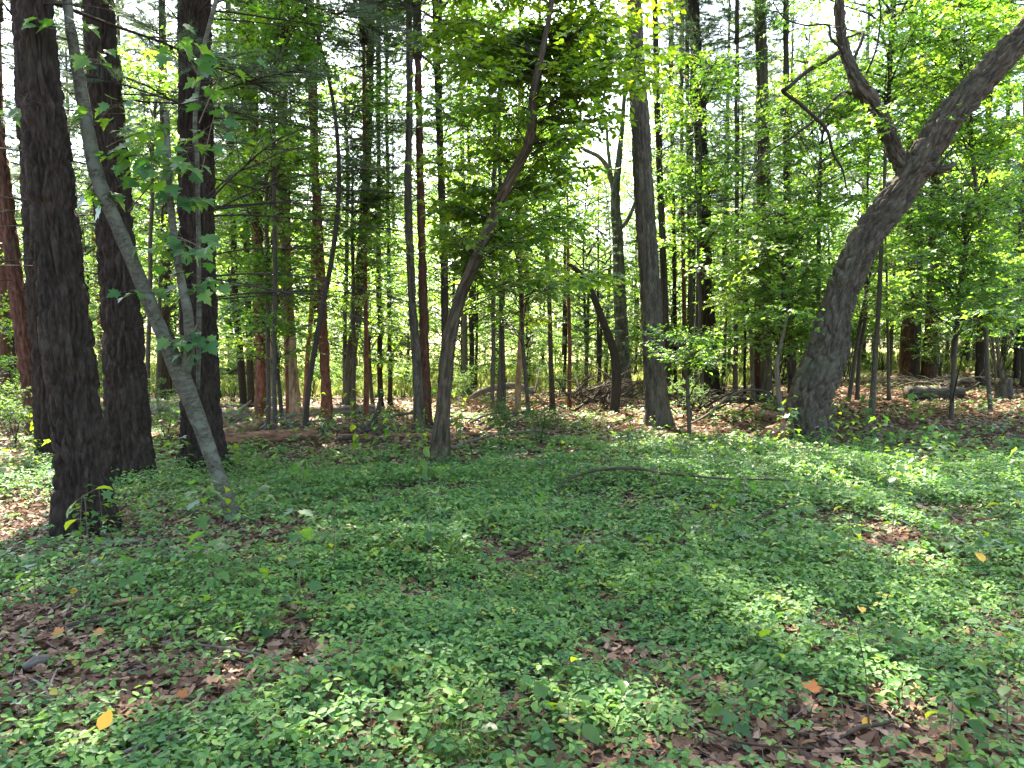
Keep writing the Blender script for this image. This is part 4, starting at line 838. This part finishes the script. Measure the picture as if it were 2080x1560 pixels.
# dead curved trunk lying in the middle, before the meadow
def px_branch(label, rows, bark='dead', name='fallen_branch', twigs=6, seed=1, nside=8, bk=None):
    """rows (u, v, width, height above ground): a branch lying on the floor"""
    rg = R(seed); C = []
    for u, v, w, h in rows:
        g = G(u, v); d = g[1]; g[2] += h; C.append([*g, w * d / FPX / 2])
    t = thing(name, label, 'branch', C[0][:3])
    mb = MB(); Q = tube(mb, C, nside, .04, 0, bk, seed % 40 + 1, wob=.03); mb.build('stem', [M[bark]], t)
    if twigs:
        ix = rg.integers(1, len(Q) - 1, twigs); tan = unit(Q[ix + 1, :3] - Q[ix, :3]); d = unit(tan + rg.normal(0, .6, (twigs, 3)) + np.array([0, 0, .2])); L = rg.uniform(.12, .5, twigs)
        m1 = Q[ix, :3] + d * (L * .5)[:, None]; e = m1 + unit(d + rg.normal(0, .4, (twigs, 3))) * (L * .5)[:, None]
        for j, k in enumerate(ix):
            mb = MB(); sticks(mb, Q[k:k + 1, :3], m1[j:j + 1], Q[k, 3] * .45, Q[k, 3] * .3); sticks(mb, m1[j:j + 1], e[j:j + 1], Q[k, 3] * .3, .0015); mb.build('twig', [M[bark]], t)
px_branch('curved dead trunk lying across the meadow edge in the middle', [(952, 838, 8, .35), (975, 838, 12, .5), (1005, 838, 14, .62), (1040, 838, 14, .66), (1066, 838, 13, .6), (1085, 838, 10, .45)], 'dead', twigs=5, seed=31, nside=12, bk='furrow')
px_branch('long arching bare branch lying on the ground cover in front', [(1130, 1012, 4, .08), (1165, 1006, 5.5, .19), (1215, 1002, 6, .25), (1290, 1004, 6, .27), (1340, 1008, 5, .24), (1400, 1010, 4.5, .22), (1480, 1012, 4, .19), (1560, 1010, 3, .17), (1625, 1008, 2, .14)], 'cherry', twigs=7, seed=32)
px_branch('thin bare branch lying below the long arching one', [(1280, 1050, 4, .08), (1330, 1040, 5, .14), (1380, 1032, 4, .12)], 'cherry', twigs=3, seed=33)
px_branch('bent bare branch in the ground cover right of the middle', [(1490, 1095, 5, .05), (1550, 1080, 6, .14), (1600, 1062, 5, .16), (1630, 1048, 3, .12)], 'cherry', twigs=3, seed=34)
px_branch('long pale stick across the lower left ground cover', [(330, 1322, 4, .04), (430, 1338, 5, .06), (520, 1362, 6, .07), (600, 1388, 4, .06), (660, 1400, 3, .03)], 'dead', twigs=2, seed=35)
px_branch('short pale stick right of the long pale one', [(618, 1356, 5, .06), (645, 1374, 7, .06), (682, 1390, 6, .04)], 'dead', twigs=1, seed=36)
px_branch('forked pale stick on bare leaves at the lower left', [(66, 1400, 6, .04), (88, 1420, 7, .05), (108, 1442, 5, .03)], 'dead', twigs=1, seed=37)
px_branch('thin stick crossing the forked pale one at the lower left', [(100, 1424, 4, .05), (112, 1400, 4, .06), (120, 1378, 3, .05)], 'dead', twigs=0, seed=38)
px_branch('brown stick lying on the dead leaves at the lower right', [(1706, 1516, 7, .03), (1750, 1500, 10, .05), (1810, 1484, 9, .04)], 'cherry', twigs=2, seed=39)
px_branch('thin curved stick along the bottom right of the middle', [(1440, 1512, 4, .05), (1500, 1535, 5, .05), (1580, 1545, 6, .05), (1650, 1540, 5, .03)], 'cherry', twigs=1, seed=40)
px_branch('half buried branch at the bottom left of the middle', [(240, 1552, 8, .03), (300, 1545, 9, .05), (350, 1530, 6, .03)], 'dead', twigs=1, seed=41)
px_branch('dark branch lying left of the long pale stick', [(100, 1294, 6, .03), (180, 1284, 9, .05), (270, 1272, 7, .03)], 'grey', twigs=2, seed=42)
px_branch('short chunk of dead wood lying below the nearest pine', [(190, 1112, 9, .03), (240, 1110, 10, .04), (290, 1106, 8, .03)], 'dead', twigs=1, seed=43)
px_branch('orange-brown broken branch in the left ground cover', [(205, 1246, 8, .04), (260, 1240, 9, .05), (336, 1230, 8, .04)], 'tan', twigs=1, seed=44)
px_branch('dark stick at the left edge below the nearest pine', [(100, 1220, 8, .03), (140, 1212, 9, .04), (178, 1206, 5, .03)], 'grey', twigs=1, seed=45)
px_branch('lichen-covered chunk of rotten wood at the left edge', [(48, 1372, 14, .03), (72, 1362, 22, .05), (98, 1356, 20, .04)], 'dead', twigs=0, seed=46, nside=14)
px_branch('white broken twig leaning at the foot of the nearest pine', [(188, 1052, 6, .22), (198, 1080, 6, .10), (216, 1092, 5, .02)], 'birch', twigs=0, seed=47)
px_branch('dark upturned root of a fallen branch left of the crooked cherry', [(690, 900, 5, .05), (735, 888, 10, .05), (757, 882, 12, .2), (768, 882, 11, .42), (770, 882, 6, .6)], 'dark', twigs=5, seed=48)
px_branch('grey branch bending across the floor behind the oak', [(1372, 880, 4, .05), (1430, 868, 5, .2), (1480, 858, 5, .5), (1520, 855, 5, .62), (1560, 854, 5, .55), (1582, 856, 5, .2)], 'grey', twigs=5, seed=49)
px_branch('thin branch lying across the middle behind the ground cover', [(905, 925, 4, .1), (980, 905, 5, .14), (1060, 892, 5, .12), (1130, 888, 3, .1)], 'dead', twigs=5, seed=50)

def brush_pile(label, c, w, h, n, seed, bark='dead', lean=0.3):
    rg = R(seed); p = G(*c); t = thing('brush_pile', label, 'brush pile', p)
    for i in range(n):
        a = p + np.array([rg.normal(0, w * .5), rg.normal(0, w * .3), 0]); a[2] = ground_h(a[0], a[1]) + rg.uniform(0, h * .4)
        d = unit(np.array([rg.normal(lean, .7), rg.normal(0, .5), rg.uniform(.02, .55)])); L = rg.uniform(.5, 1.5)
        b = a + d * L; b[2] = max(ground_h(b[0], b[1]) + .05, min(b[2], p[2] + h * rg.uniform(.5, 1.1)))
        mb = MB(); dead_branch(mb, rg, a, b, rg.uniform(.008, .034), 7, sag=.1); mb.build('branch', [M[bark]], t)
brush_pile('loose dead branches lying around the pale sunlit log', (560, 880), 1.0, .3, 16, 67, 'dead')
brush_pile('dead branches strewn right of the crooked cherry foot', (1010, 868), 1.0, .22, 14, 68, 'grey')
brush_pile('tangled heap of grey dead branches before the broad dark trunk', (1205, 832), 1.0, 1.3, 75, 61, 'grey', lean=.6)
brush_pile('low tangle of dead branches right of the dark rotten log', (725, 890), .8, .26, 12, 62, 'grey')
brush_pile('dark tangle of dead twigs behind the tall grey-brown trunk', (1420, 842), .8, .6, 26, 63, 'dark')
brush_pile('grey debris heap behind the long log at the left', (470, 846), .8, .3, 12, 64, 'grey')
brush_pile('low brown debris before the curved dead trunk in the middle', (985, 836), 1.2, .28, 24, 65, 'rot')
brush_pile('branch litter at the foot of the right-hand clump of pines', (1880, 786), 1.2, .25, 20, 66)

# ------------------------------------------------------------------ leaf litter (stuff)
def px_of(x, y): return PX(np.stack([x, y, ground_h(x, y)], 1))
rg = R(10)
def wedge(n, d0, d1, pw=1.0, side=.72):
    d = np.sqrt(d0 * d0 + (d1 * d1 - d0 * d0) * rg.random(n) ** pw); x = (rg.random(n) * 2 - 1) * (d * side + .4); return x, d
mb = MB()
x, y = wedge(34000, 2.3, 9.0); x2, y2 = wedge(11000, 2.3, 4.8); x, y = np.append(x, x2), np.append(y, y2); k = rg.permutation(len(x)); x, y = x[k], y[k]; n = len(x); z = ground_h(x, y) + rg.uniform(.004, .03, n)
az = rg.uniform(0, 6.283, n); yd = np.stack([np.cos(az), np.sin(az), rg.normal(0, .18, n)], 1); nr = unit(np.stack([rg.normal(0, .3, n), rg.normal(0, .3, n), np.ones(n)], 1))
tone = np.clip(rg.beta(2.2, 2.6, n), 0, 1); h = n // 4
leaves(mb, OAKLEAF, np.stack([x, y, z], 1)[:h], yd[:h], nr[:h], rg.uniform(.045, .10, h), tone[:h], 0, rg.uniform(-1.2, 1.2, h))
leaves(mb, OVAL_M, np.stack([x, y, z], 1)[h:], yd[h:], nr[h:], rg.uniform(.03, .075, n - h), tone[h:], 0, rg.uniform(-3, 3, n - h))
x, y = wedge(40000, 9.0, 25); n = len(x); z = ground_h(x, y) + rg.uniform(.01, .03, n)
az = rg.uniform(0, 6.283, n); yd = np.stack([np.cos(az), np.sin(az), rg.normal(0, .25, n)], 1); nr = unit(np.stack([rg.normal(0, .35, n), rg.normal(0, .35, n), np.ones(n)], 1))
leaves(mb, OVAL_S, np.stack([x, y, z], 1), yd, nr, rg.uniform(.07, .14, n), np.clip(rg.beta(2.2, 2.6, n), 0, 1), 0, rg.uniform(-2, 2, n))
# thin dead twigs and needles between the leaves
x, y = wedge(5200, 2.4, 14); n = len(x); az = rg.uniform(0, 6.283, n); L = rg.uniform(.06, .4, n); z = ground_h(x, y) + rg.uniform(.02, .05, n)
p0 = np.stack([x, y, z], 1); sticks(mb, p0, p0 + np.stack([np.cos(az) * L, np.sin(az) * L, rg.normal(0, .03, n)], 1), rg.uniform(.0012, .004, n), .001, 1)
o = mb.build('fallen_leaves', [M['litter'], M['dead']]); o["kind"] = "stuff"; o["label"] = "brown fallen leaves and twigs covering the forest floor"; o["category"] = "leaf litter"

# ------------------------------------------------------------------ ground cover (stuff)
BARE = [(180, 1335, 380, 70, .6), (2060, 1530, 160, 60, .8), (60, 1080, 280, 70, .95), (400, 1065, 200, 60, .85), (330, 1130, 260, 45, .75), (250, 1210, 260, 40, .5), (130, 1400, 330, 60, .97), (400, 1440, 260, 40, .8), (30, 1300, 190, 55, .9), (1760, 1500, 360, 110, 1.0), (1180, 1560, 420, 45, .9), (1560, 1560, 300, 70, 1.0), (2060, 1440, 90, 60, .8),
        (1150, 1170, 150, 26, .5), (560, 1210, 110, 25, .5), (1900, 862, 330, 52, 1.0), (2080, 905, 140, 30, .7), (1450, 872, 200, 16, .9), (690, 900, 340, 30, 1.0), (620, 940, 260, 28, .75), (1000, 880, 200, 16, .8), (950, 1250, 90, 22, .55), (1890, 950, 80, 26, .5), (870, 1455, 90, 25, .5), (60, 1480, 120, 25, .5), (1090, 1080, 60, 14, .4), (760, 1230, 60, 18, .5), (1620, 1280, 60, 16, .4)]
def cover(x, y):
    u, v, f = px_of(x, y); c = np.ones(len(x))
    for bu, bv, ru, rv, s in BARE: c *= 1 - s * np.exp(-(((u - bu) / ru) ** 2 + ((v - bv) / rv) ** 2) * 1.1)
    q = np.stack([x, y, 0 * x], 1)
    c *= np.clip(.45 + 1.5 * (vnoise(q * 1.7, 4) - .3) + .9 * (vnoise(q * 5.3, 6) - .5), .05, 1.2)
    return c * (1 - .85 * sstep(y, 10.8, 13.6)) * (1 - .6 * sstep(-x - .38 * y, 0, 2.5) * sstep(y, 3, 6))
mb = MB(); rg = R(12)
def cover_layer(n, d0, d1, tpl, s0, s1, h0, h1):
    x, y = wedge(n, d0, d1); k = rg.random(n) < cover(x, y); x, y = x[k], y[k]; n = len(x)
    hh = (.4 + .9 * vnoise(np.stack([x * 1.3, y * 1.3, 0 * x], 1), 11)) * rg.uniform(h0, h1, n)
    c = np.stack([x, y, ground_h(x, y) + hh], 1); a = rg.uniform(0, 6.283, n); sz = rg.uniform(s0, s1, n); tone = np.clip(rg.normal(.48, .28, n) + .25 * (vnoise(np.stack([x * .8, y * .8, 0 * x], 1), 21) - .5), 0, .88)
    tone = np.where(rg.random(n) < .007, 1.0, tone); tilt = rg.normal(0, .22, (n, 2))
    for j, da in enumerate((0, 1.95, -1.95)):
        aa = a + da + rg.normal(0, .15, n); yd = np.stack([np.cos(aa), np.sin(aa), rg.normal(-.18, .2, n)], 1)
        nr = unit(np.stack([tilt[:, 0] + rg.normal(0, .2, n), tilt[:, 1] + rg.normal(0, .2, n), np.ones(n)], 1))
        leaves(mb, tpl, c + yd * (sz * (.28 if j == 0 else .12))[:, None], yd, nr, sz * (1.1 if j == 0 else .95), np.where(tone > .99, 1.0, np.clip(tone + rg.normal(0, .06, n), 0, .92)), 0, rg.uniform(.3, 1.8, n))
    sub = rg.random(n) < .35; g = c[sub].copy(); g[:, 2] = ground_h(g[:, 0], g[:, 1]); g[:, :2] += rg.normal(0, .02, (sub.sum(), 2)); sticks(mb, g, c[sub], .001, .001, 1)
cover_layer(29000, 2.3, 5.2, OVAL_M, .024, .052, .02, .17)
cover_layer(46000, 5.2, 9.5, OVAL_S, .030, .066, .03, .22)
cover_layer(30000, 9.5, 17.0, OVAL_S, .06, .10, .04, .15)
cover_layer(6000, 14.0, 24.0, OVAL_S, .08, .13, .05, .16)
def big_leaves(n, d0, d1, s0, s1, h0, h1, tpl, mat, freq, thr, sd):
    x, y = wedge(n, d0, d1); k = (vnoise(np.stack([x * freq, y * freq, 0 * x], 1), sd) > thr) & (rg.random(n) < (cover(x, y) - .25) * 2); x, y = x[k], y[k]; n = len(x)
    c = np.stack([x, y, ground_h(x, y) + rg.uniform(h0, h1, n)], 1); a = rg.uniform(0, 6.283, n); yd = np.stack([np.cos(a), np.sin(a), rg.normal(-.2, .25, n)], 1)
    leaves(mb, tpl, c, yd, unit(np.stack([rg.normal(0, .3, n), rg.normal(0, .3, n), np.ones(n)], 1)), rg.uniform(s0, s1, n), rg.random(n) * .95, mat, rg.uniform(.3, 1.8, n))
    g = c.copy(); g[:, 2] = ground_h(x, y); sticks(mb, g, c, .0014, .001, 1)
big_leaves(5200, 4.5, 13, .06, .10, .12, .30, MAPLE_T, 2, .9, .52, 31)
big_leaves(4200, 2.6, 12, .06, .11, .08, .24, OVAL, 3, 1.1, .6, 37)
big_leaves(2600, 2.4, 9, .09, .2, .02, .06, NARROW, 4, 1.6, .5, 41)
o = mb.build('ground_cover', [M['ground_leaf'], M['twig'], M['maple_dark'], M['cherry_leaf'], M['grass']]); o["kind"] = "stuff"; o["label"] = "low three-leaved green ground cover spreading over the forest floor"; o["category"] = "ground cover"

# ------------------------------------------------------------------ seedlings and bigger single plants
SEED_LEAF = {'maple': leaf_meshes('leaf', MAPLE, M['maple_dark'], 5), 'oval': leaf_meshes('leaf', OVAL, M['cherry_leaf'], 5), 'pale': leaf_meshes('leaf', OVAL, M['ground_leaf'], 5, .1, .9)}
def seedling_layout(rg, h, kind, nl, size):
    """stem polyline from the origin and leaf placements"""
    top = np.array([rg.normal(0, .08) * h, rg.normal(0, .08) * h, h]); st = arc((0, 0, 0), top, rg, 6, 0, .05)
    o, yd, nr, sz = [], [], [], []
    for j in range(nl):
        f = 1 - .62 * (j // 2) / max(1, (nl - 1) // 2) * rg.uniform(.8, 1.1) if nl > 2 else 1
        k = min(4, int(f * 5)); q = st[k] + (st[k + 1] - st[k]) * (f * 5 - k); a = j * 2.2 + rg.normal(0, .4)
        d = np.array([math.cos(a), math.sin(a), rg.normal(.05, .2)]); pet = size * rg.uniform(.3, .8)
        o.append(q + d * pet); yd.append(unit(d + np.array([0, 0, -.35]))); nr.append(unit(np.array([rg.normal(0, .25), rg.normal(0, .25), 1]))); sz.append(size * rg.uniform(.7, 1.15))
        yield_st = (q, q + d * pet); STK.append(yield_st)
    return st, np.array(o), np.array(yd), np.array(nr), np.array(sz)
def featured(label, base, top_v, kind, nl, size, seed, name='seedling'):
    """a plant whose leaves can be told apart: every leaf a part"""
    global STK; STK = []
    rg = R(seed); g = G(*base); h = max(.1, P(base[0], top_v, g[1])[2] - g[2]); t = thing(name, label, 'seedling', g)
    st, o, yd, nr, sz = seedling_layout(rg, h, kind, nl, size)
    mb = MB(); tube(mb, np.hstack([st + g, np.linspace(.0035, .0015, 6)[:, None]]), 5, .04); sticks(mb, [g + a for a, _ in STK], [g + c for _, c in STK], .0012, .001); mb.build('stem', [M['twig']], t)
    leaf_parts(t, rg, SEED_LEAF[kind], o + g, yd, nr, sz)
for i, f in enumerate([
    ('tall leafy seedling with a thin stem standing in the right ground cover', (1800, 1222), 925, 'oval', 16, .075), ('slim seedling left of the tall leafy one at the right', (1607, 1148), 975, 'maple', 8, .09),
    ('seedling with leaf pairs between the two tall ones at the right', (1715, 1203), 985, 'oval', 12, .07), ('leafy sapling shoot in the bottom right corner', (2046, 1556), 1350, 'oval', 13, .085),
    ('second shoot in the bottom right corner, lower and left', (1930, 1550), 1420, 'oval', 10, .075), ('low lobed-leaf seedling near the bottom right bare leaves', (1485, 1500), 1420, 'maple', 6, .085),
    ('big-leaved bramble shoot left of the bottom right bare patch', (1150, 1512), 1432, 'oval', 7, .12), ('big-leaved bramble shoot at the bottom beside the grass tuft', (1045, 1556), 1500, 'oval', 6, .12),
    ('five-leaf creeper sprig above the right bare patch', (1672, 1385), 1345, 'pale', 5, .10), ('five-leaf creeper sprig right of the other creeper', (1830, 1405), 1370, 'pale', 5, .09), ('pale five-leaf creeper sprig at the right edge', (2005, 1312), 1272, 'pale', 5, .11),
    ('single-stemmed maple seedling in the left ground cover', (272, 1274), 1130, 'maple', 5, .08), ('maple seedling with leaf rosette below the forked maple', (440, 1288), 1115, 'maple', 6, .085), ('tall thin maple seedling left of the middle', (610, 1276), 1035, 'maple', 7, .085),
    ('maple seedling at the left edge beside the dead wood', (72, 1255), 1105, 'maple', 8, .075), ('thin seedling in the middle of the ground cover', (876, 1192), 1000, 'maple', 7, .08), ('dark-leaved maple seedling in the left middle ground cover', (572, 1302), 1215, 'maple', 6, .09),
    ('broad-leaved maple seedling before the leaning grey maple', (398, 1100), 975, 'maple', 9, .12), ('seedling with drooping leaves right of the leaning grey maple foot', (520, 1080), 985, 'maple', 8, .10),
    ('leafy seedling against the foot of the nearest pine', (165, 1105), 1010, 'oval', 14, .07), ('leafy seedling right of the nearest pine foot', (262, 1085), 990, 'oval', 14, .075), ('bushy sprig growing at the oak foot', (1600, 898), 835, 'pale', 16, .12), ('second bushy sprig at the oak foot, more to the right', (1655, 905), 868, 'pale', 14, .11),
    ('pale-leaved sprig catching light before the oak', (1660, 1010), 935, 'pale', 9, .09), ('bright lobed seedling in the sunny patch at the right', (1890, 985), 905, 'maple', 7, .10), ('second bright seedling in the sunny patch at the right', (1925, 1130), 1085, 'maple', 5, .11),
    ('sprig with pale leaves right of the mossy log', (1890, 845), 800, 'pale', 10, .12), ('glossy seedling at the right beyond the tall leafy one', (1985, 1170), 1060, 'oval', 9, .08), ('dark glossy seedling near the right edge', (2055, 1120), 1000, 'oval', 9, .09),
    ('small lobed seedling at the bottom middle', (755, 1532), 1450, 'maple', 4, .075)]):
    featured(f[0], f[1], f[2], f[3], f[4], f[5], 2000 + i)
VAR = []
for i in range(8):
    STK = []; rg = R(2100 + i); kind = ('maple', 'oval')[i % 2]
    st, o, yd, nr, sz = seedling_layout(rg, .30, kind, 7 + i % 4, .085 if kind == 'maple' else .07)
    mb = MB(); tube(mb, np.hstack([st, np.linspace(.003, .0013, 6)[:, None]]), 4, .06); sticks(mb, [a for a, _ in STK], [c for _, c in STK], .0012, .001); sm = mb.mesh('stem', [M['twig']])
    mb = MB(); leaves(mb, MAPLE_S if kind == 'maple' else OVAL, o, yd, nr, sz, rg.random(len(o))); VAR.append((sm, mb.mesh('foliage', [M['maple_dark' if kind == 'maple' else 'cherry_leaf']]), kind))
SPOTS = [(180, 1080, 'the nearest pine'), (275, 985, 'the vine-clad pine'), (420, 955, 'the pine with long dead branches'), (482, 1058, 'the foot of the leaning grey maple'), (640, 892, 'the dark rotten log'), (888, 942, 'the foot of the crooked cherry'), (1130, 1012, 'the left end of the arching branch'), (1400, 1005, 'the middle of the arching branch'), (1600, 1010, 'the thin end of the arching branch'),
         (1334, 864, 'the tall grey-brown trunk'), (1634, 882, 'the oak foot'), (1770, 845, 'the grey double-stemmed sapling'), (1850, 815, 'the mossy log'), (2040, 808, 'the tree stump'), (330, 1322, 'the left end of the long pale stick'), (620, 1388, 'the short pale stick'), (205, 1246, 'the orange-brown broken branch'), (1550, 1080, 'the bent bare branch'), (1800, 1222, 'the tall leafy seedling'),
         (1996, 1178, 'the yellow-orange leaf'), (876, 1192, 'the thin seedling in the middle'), (610, 1276, 'the tall thin maple seedling'), (72, 1255, 'the left edge dead wood'), (1050, 905, 'the shrubs in the middle'), (700, 1020, 'the open ground cover left of the cherry'), (1100, 1120, 'the middle of the ground cover'), (1350, 1150, 'the ground cover below the arching branch'), (1900, 1000, 'the sunny patch at the right'), (2060, 1120, 'the dark glossy seedling'), (30, 1000, 'the left edge shrubs')]
rg = R(14); cnt = 0
while cnt < 185:
    x, y = wedge(1, 4.2, 14.5, .8); x, y = float(x[0]), float(y[0])
    sm, fm, kind = VAR[int(rg.integers(8))]; z = float(ground_h(x, y))
    uu, vv, _ = PX((x, y, z)); near = min(SPOTS, key=lambda m: math.hypot(m[0] - uu[0], (m[1] - vv[0]) * 2))[2]; s = rg.uniform(.55, 1.5)
    t = thing('seedling', '%s %s seedling near %s' % ('knee-high' if s > 1.15 else 'small' if s > .8 else 'tiny', 'lobed maple' if kind == 'maple' else 'oval-leaved', near), 'seedling', (x, y, z), 'scattered %s seedlings' % kind, s / y)
    t.rotation_euler = (0, 0, rg.uniform(0, 6.28)); t.scale = (s, s, s * rg.uniform(1.0, 1.9)); link('stem', sm, t); link('foliage', fm, t)["kind"] = "stuff"; cnt += 1

# ------------------------------------------------------------------ grass tuft, yellow and orange fallen leaves
rg = R(15); p = G(925, 1548); t = thing('grass_tuft', 'tuft of fine green grass at the bottom edge', 'grass', p)
n = 260; o = p + np.stack([rg.normal(0, .055, n), rg.normal(0, .04, n), np.zeros(n)], 1); lean = np.stack([rg.normal(0, .75, n), rg.normal(-.1, .6, n), np.ones(n)], 1); L = rg.uniform(.08, .2, n)
mb = MB(); m1 = o + unit(lean) * (L * .6)[:, None]; e = m1 + unit(lean * np.array([1.6, 1.6, -.1]) + rg.normal(0, .15, (n, 3))) * (L * .5)[:, None]
w = unit(np.cross(lean, rg.normal(0, 1, (n, 3)))) * .0018
V = np.stack([o - w, o + w, m1 + w, m1 - w, e], 1).reshape(-1, 3); k = np.arange(n)[:, None] * 5
mb.add(V, np.hstack([k + 3, k + 2, k + 4]), np.hstack([k, k + 1, k + 2, k + 3]), 0, np.repeat(rg.random(n), 5)); mb.build('blades', [M['grass']], t)["kind"] = "stuff"
YL = leaf_meshes('yellow_leaf', OVAL, M['yellow'], 4); RL = leaf_meshes('orange_leaf', MAPLE, M['rust'], 4)
for i, (u, v, h, s, k, lab) in enumerate([(204, 1536, .12, .085, 'y', 'bright yellow fallen leaf in the bottom left corner'), (807, 1404, .1, .075, 'y', 'yellow fallen leaf left of the bottom middle'), (1996, 1178, .16, .10, 'y', 'yellow-orange leaf on the ground cover at the right edge'), (1750, 1280, .13, .075, 'y', 'orange-yellow leaf right of the lower middle'),
        (1645, 1420, .06, .08, 'r', 'rusty orange leaf on the edge of the bare patch'), (1757, 1486, .03, .06, 'y', 'small yellow leaf on the bare patch below the brown stick'), (122, 1298, .05, .06, 'r', 'orange leaf in the left ground cover'), (202, 1296, .05, .055, 'r', 'second orange leaf right of the one in the left ground cover'),
        (365, 1416, .03, .05, 'r', 'small orange leaf on the lower left bare leaves'), (860, 1370, .07, .06, 'y', 'small yellow leaf just right of the bottom-left middle'), (1855, 1420, .06, .06, 'r', 'orange leaf at the right of the bare patch'), (885, 1234, .07, .06, 'r', 'orange-brown leaf in the middle ground cover'), (148, 1214, .05, .06, 'y', 'pale yellow leaf near the dark stick at the left edge'), (820, 1142, .1, .07, 'y', 'yellow-green leaf lying in the middle left ground cover')]):
    g = G(u, v + 12); t_m = (YL if k == 'y' else RL)[i % 4]
    ob = link('fallen_leaf', t_m, None, (g[0], g[1], g[2] + h)); rgx = R(50 + i); ob.rotation_euler = (rgx.uniform(.25, .8), rgx.uniform(-.4, .4), rgx.uniform(-.7, .7)); ob.scale = (s, s, s)
    ob["label"] = lab; ob["category"] = "leaf"
ob = link('hanging_leaf', RL[1], None, tuple(P(1392, 158, 12.5))); ob.rotation_euler = (.9, .4, .6); ob.scale = (.17,) * 3; ob["label"] = "orange dead leaf hanging in the upper right of the middle"; ob["category"] = "leaf"


# ------------------------------------------------------------------ alike things near one landmark: told apart by their order
same = {}
for o in COL.objects:
    if o.parent is None and "label" in o.keys(): same.setdefault(o["label"], []).append(o)
ORD = ['leftmost one', 'second from left', 'third from left', 'fourth from left', 'fifth from left', 'sixth from left', 'seventh from left', 'eighth from left', 'ninth from left', 'tenth from left']
for lab, obs in same.items():
    if len(obs) > 1:
        obs.sort(key=lambda q: q.location.x / max(q.location.y, .1))
        for k, o in enumerate(obs[:10]): o["label"] = lab + ', ' + ORD[k]
